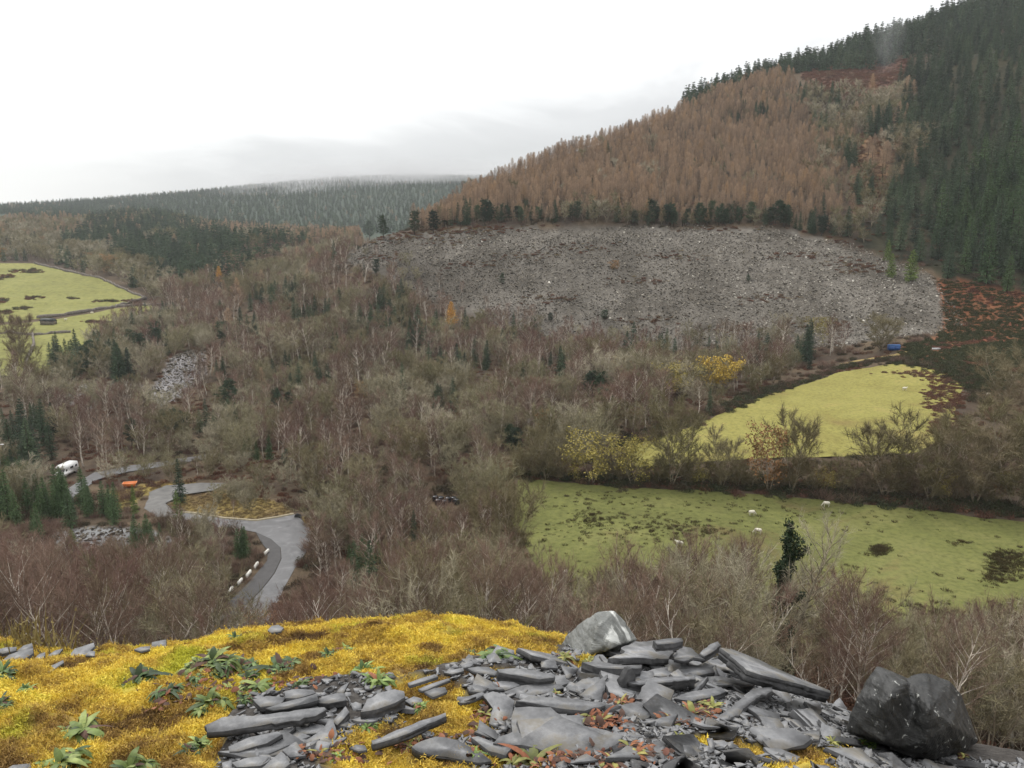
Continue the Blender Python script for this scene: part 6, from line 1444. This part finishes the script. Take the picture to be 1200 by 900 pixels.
mb = MB(); mb.box((3.72,0,.8),(.06,1.1,1.8)); link('door', mb.mesh('door', plain('weathered_wood', (.2,.16,.12), .8, .2, .3)), sh)
# ------------------------------------------------------------------ camera, light, air
cam = bpy.data.cameras.new('camera'); cam.sensor_fit = 'HORIZONTAL'; cam.angle_x = 2 * math.atan(600 / FPX)
cam.clip_start = .05; cam.clip_end = 20000
co = bpy.data.objects.new('camera', cam); COL.objects.link(co); co.rotation_euler = (PI / 2 - PITCH, 0, 0); SC.camera = co
SUN_EL, SUN_AZ = math.radians(52), math.radians(-40)       # azimuth from the view direction, to the left
w = bpy.data.worlds.new('World'); SC.world = w; w.use_nodes = True
N, L = w.node_tree.nodes, w.node_tree.links; bg = N['Background']; bg.inputs['Strength'].default_value = .1
sky = N.new('ShaderNodeTexSky'); sky.sky_type = 'NISHITA'; sky.sun_disc = False; sky.sun_elevation = SUN_EL; sky.sun_rotation = SUN_AZ
tc = N.new('ShaderNodeTexCoord'); sx = N.new('ShaderNodeSeparateXYZ'); L.new(tc.outputs['Generated'], sx.inputs[0])
mp = N.new('ShaderNodeMapping'); mp.inputs['Scale'].default_value = (1.0, 1.0, 3.2); L.new(tc.outputs['Generated'], mp.inputs[0])
cn = noise(N, L, 2.2, 6, .55, vec=mp.outputs[0], dist=.5)
# the grey cloud base low over the valley, brighter cloud above and a bright gap to the left
h = math_(N, L, 'ADD', sx.outputs['Z'], math_(N, L, 'MULTIPLY', math_(N, L, 'SUBTRACT', cn.outputs[0], .5), .26))
h = math_(N, L, 'SUBTRACT', h, math_(N, L, 'MULTIPLY', math_(N, L, 'ADD', sx.outputs['X'], .12), .16))
r = ramp(N, [(.0, (.68,.685,.69)), (.035, (.67,.675,.68)), (.075, (.76,.765,.77)), (.11, (.97,.975,.975)), (.17, (1.12,1.12,1.12)), (.45, (1.35,1.35,1.35)), (1, (1.95,1.95,1.95))]); L.new(h, r.inputs[0])
gap = math_(N, L, 'MULTIPLY', math_(N, L, 'SUBTRACT', -.36, sx.outputs['X']) , 6.0, True)
cl = mixc(N, L, gap, r.outputs[0], (1.02, 1.02, 1.0))
sc_ = N.new('ShaderNodeVectorMath'); sc_.operation = 'SCALE'; L.new(cl, sc_.inputs[0]); sc_.inputs['Scale'].default_value = 10.0
up = mixc(N, L, .06, sc_.outputs[0], sky.outputs[0])
below = math_(N, L, 'LESS_THAN', sx.outputs['Z'], -.06)
L.new(mixc(N, L, below, up, (1.0, .8, .6)), bg.inputs['Color'])
sun = bpy.data.lights.new('sun', 'SUN'); sun.energy = 1.5; sun.angle = math.radians(14); sun.color = (1, .96, .9)
so = bpy.data.objects.new('sun', sun); COL.objects.link(so)
so.rotation_euler = Vector((-math.sin(SUN_AZ) * math.cos(SUN_EL), -math.cos(SUN_AZ) * math.cos(SUN_EL), -math.sin(SUN_EL))).to_track_quat('-Z', 'Y').to_euler()
SC.view_settings.view_transform = 'Standard'; SC.view_settings.look = 'None'; SC.view_settings.gamma = 1; SC.view_settings.exposure = .2
SC.view_settings.use_curve_mapping = False
SC.cycles.max_bounces = 5; SC.cycles.diffuse_bounces = 3; SC.cycles.glossy_bounces = 2; SC.cycles.transmission_bounces = 2; SC.cycles.volume_bounces = 0
SC.cycles.use_denoising = True; SC.cycles.denoising_input_passes = 'RGB_ALBEDO_NORMAL'; SC.cycles.denoising_prefilter = 'ACCURATE'; SC.cycles.use_adaptive_sampling = False

# ---- the damp valley air
zt = max(float(GZ.max()) + 30, float(hzz.max()) + 5); zb = float(GZv.min()) - 1.0
hz = MB(); hz.box((0, 1860, (zt + zb) / 2), (8400, 4540, zt - zb))
hm = bpy.data.materials.new('valley_haze'); hm.use_nodes = True; N, L = hm.node_tree.nodes, hm.node_tree.links
N.remove(N['Principled BSDF']); pv = N.new('ShaderNodeVolumePrincipled'); pv.inputs['Color'].default_value = (.86, .9, .93, 1); pv.inputs['Density'].default_value = .0001; pv.inputs['Anisotropy'].default_value = .2
L.new(pv.outputs[0], N['Material Output'].inputs['Volume'])
tag(link('haze', hz.mesh('haze', hm)), 'damp grey air thinning the far hills', 'haze', kind='stuff')
print('ZR', zt, zb)

# low cloud catching on the far hill and a wisp on the right ridge
def mist(name, c, sz, dens, nscale, lab):
    bm = bmesh.new(); bmesh.ops.create_icosphere(bm, subdivisions=3, radius=1.0); me = bpy.data.meshes.new(name); bm.to_mesh(me); bm.free()
    m = bpy.data.materials.new('low_cloud'); m.use_nodes = True; N, L = m.node_tree.nodes, m.node_tree.links; N.remove(N['Principled BSDF'])
    pv = N.new('ShaderNodeVolumePrincipled'); pv.inputs['Color'].default_value = (.97, .97, .98, 1); tc = N.new('ShaderNodeTexCoord')
    ln = N.new('ShaderNodeVectorMath'); ln.operation = 'LENGTH'; L.new(tc.outputs['Object'], ln.inputs[0]); fall = math_(N, L, 'SUBTRACT', 1.0, ln.outputs['Value'], True)
    nz = noise(N, L, nscale, 4, .6, dist=.6); k = math_(N, L, 'MULTIPLY', math_(N, L, 'SUBTRACT', nz.outputs[0], .4), 5.0, True)
    L.new(math_(N, L, 'MULTIPLY', math_(N, L, 'MULTIPLY', fall, k), dens), pv.inputs['Density']); L.new(pv.outputs[0], N['Material Output'].inputs['Volume']); me.materials.append(m)
    o = link(name, me, None, c, 0, sz); tag(o, lab, 'mist', kind='stuff')
mist('mist', P(455, 212, 2350), (520, 300, 70), .013, 1.6, 'low cloud hiding the top of the far hill')
mist('mist', P(345, 238, 2150), (260, 160, 60), .024, 1.8, 'wisp of mist drifting down the far hill')
mist('mist', P(1042, 45, 640), (14, 12, 30), .022, 2.2, 'wisp of mist on the right skyline trees')
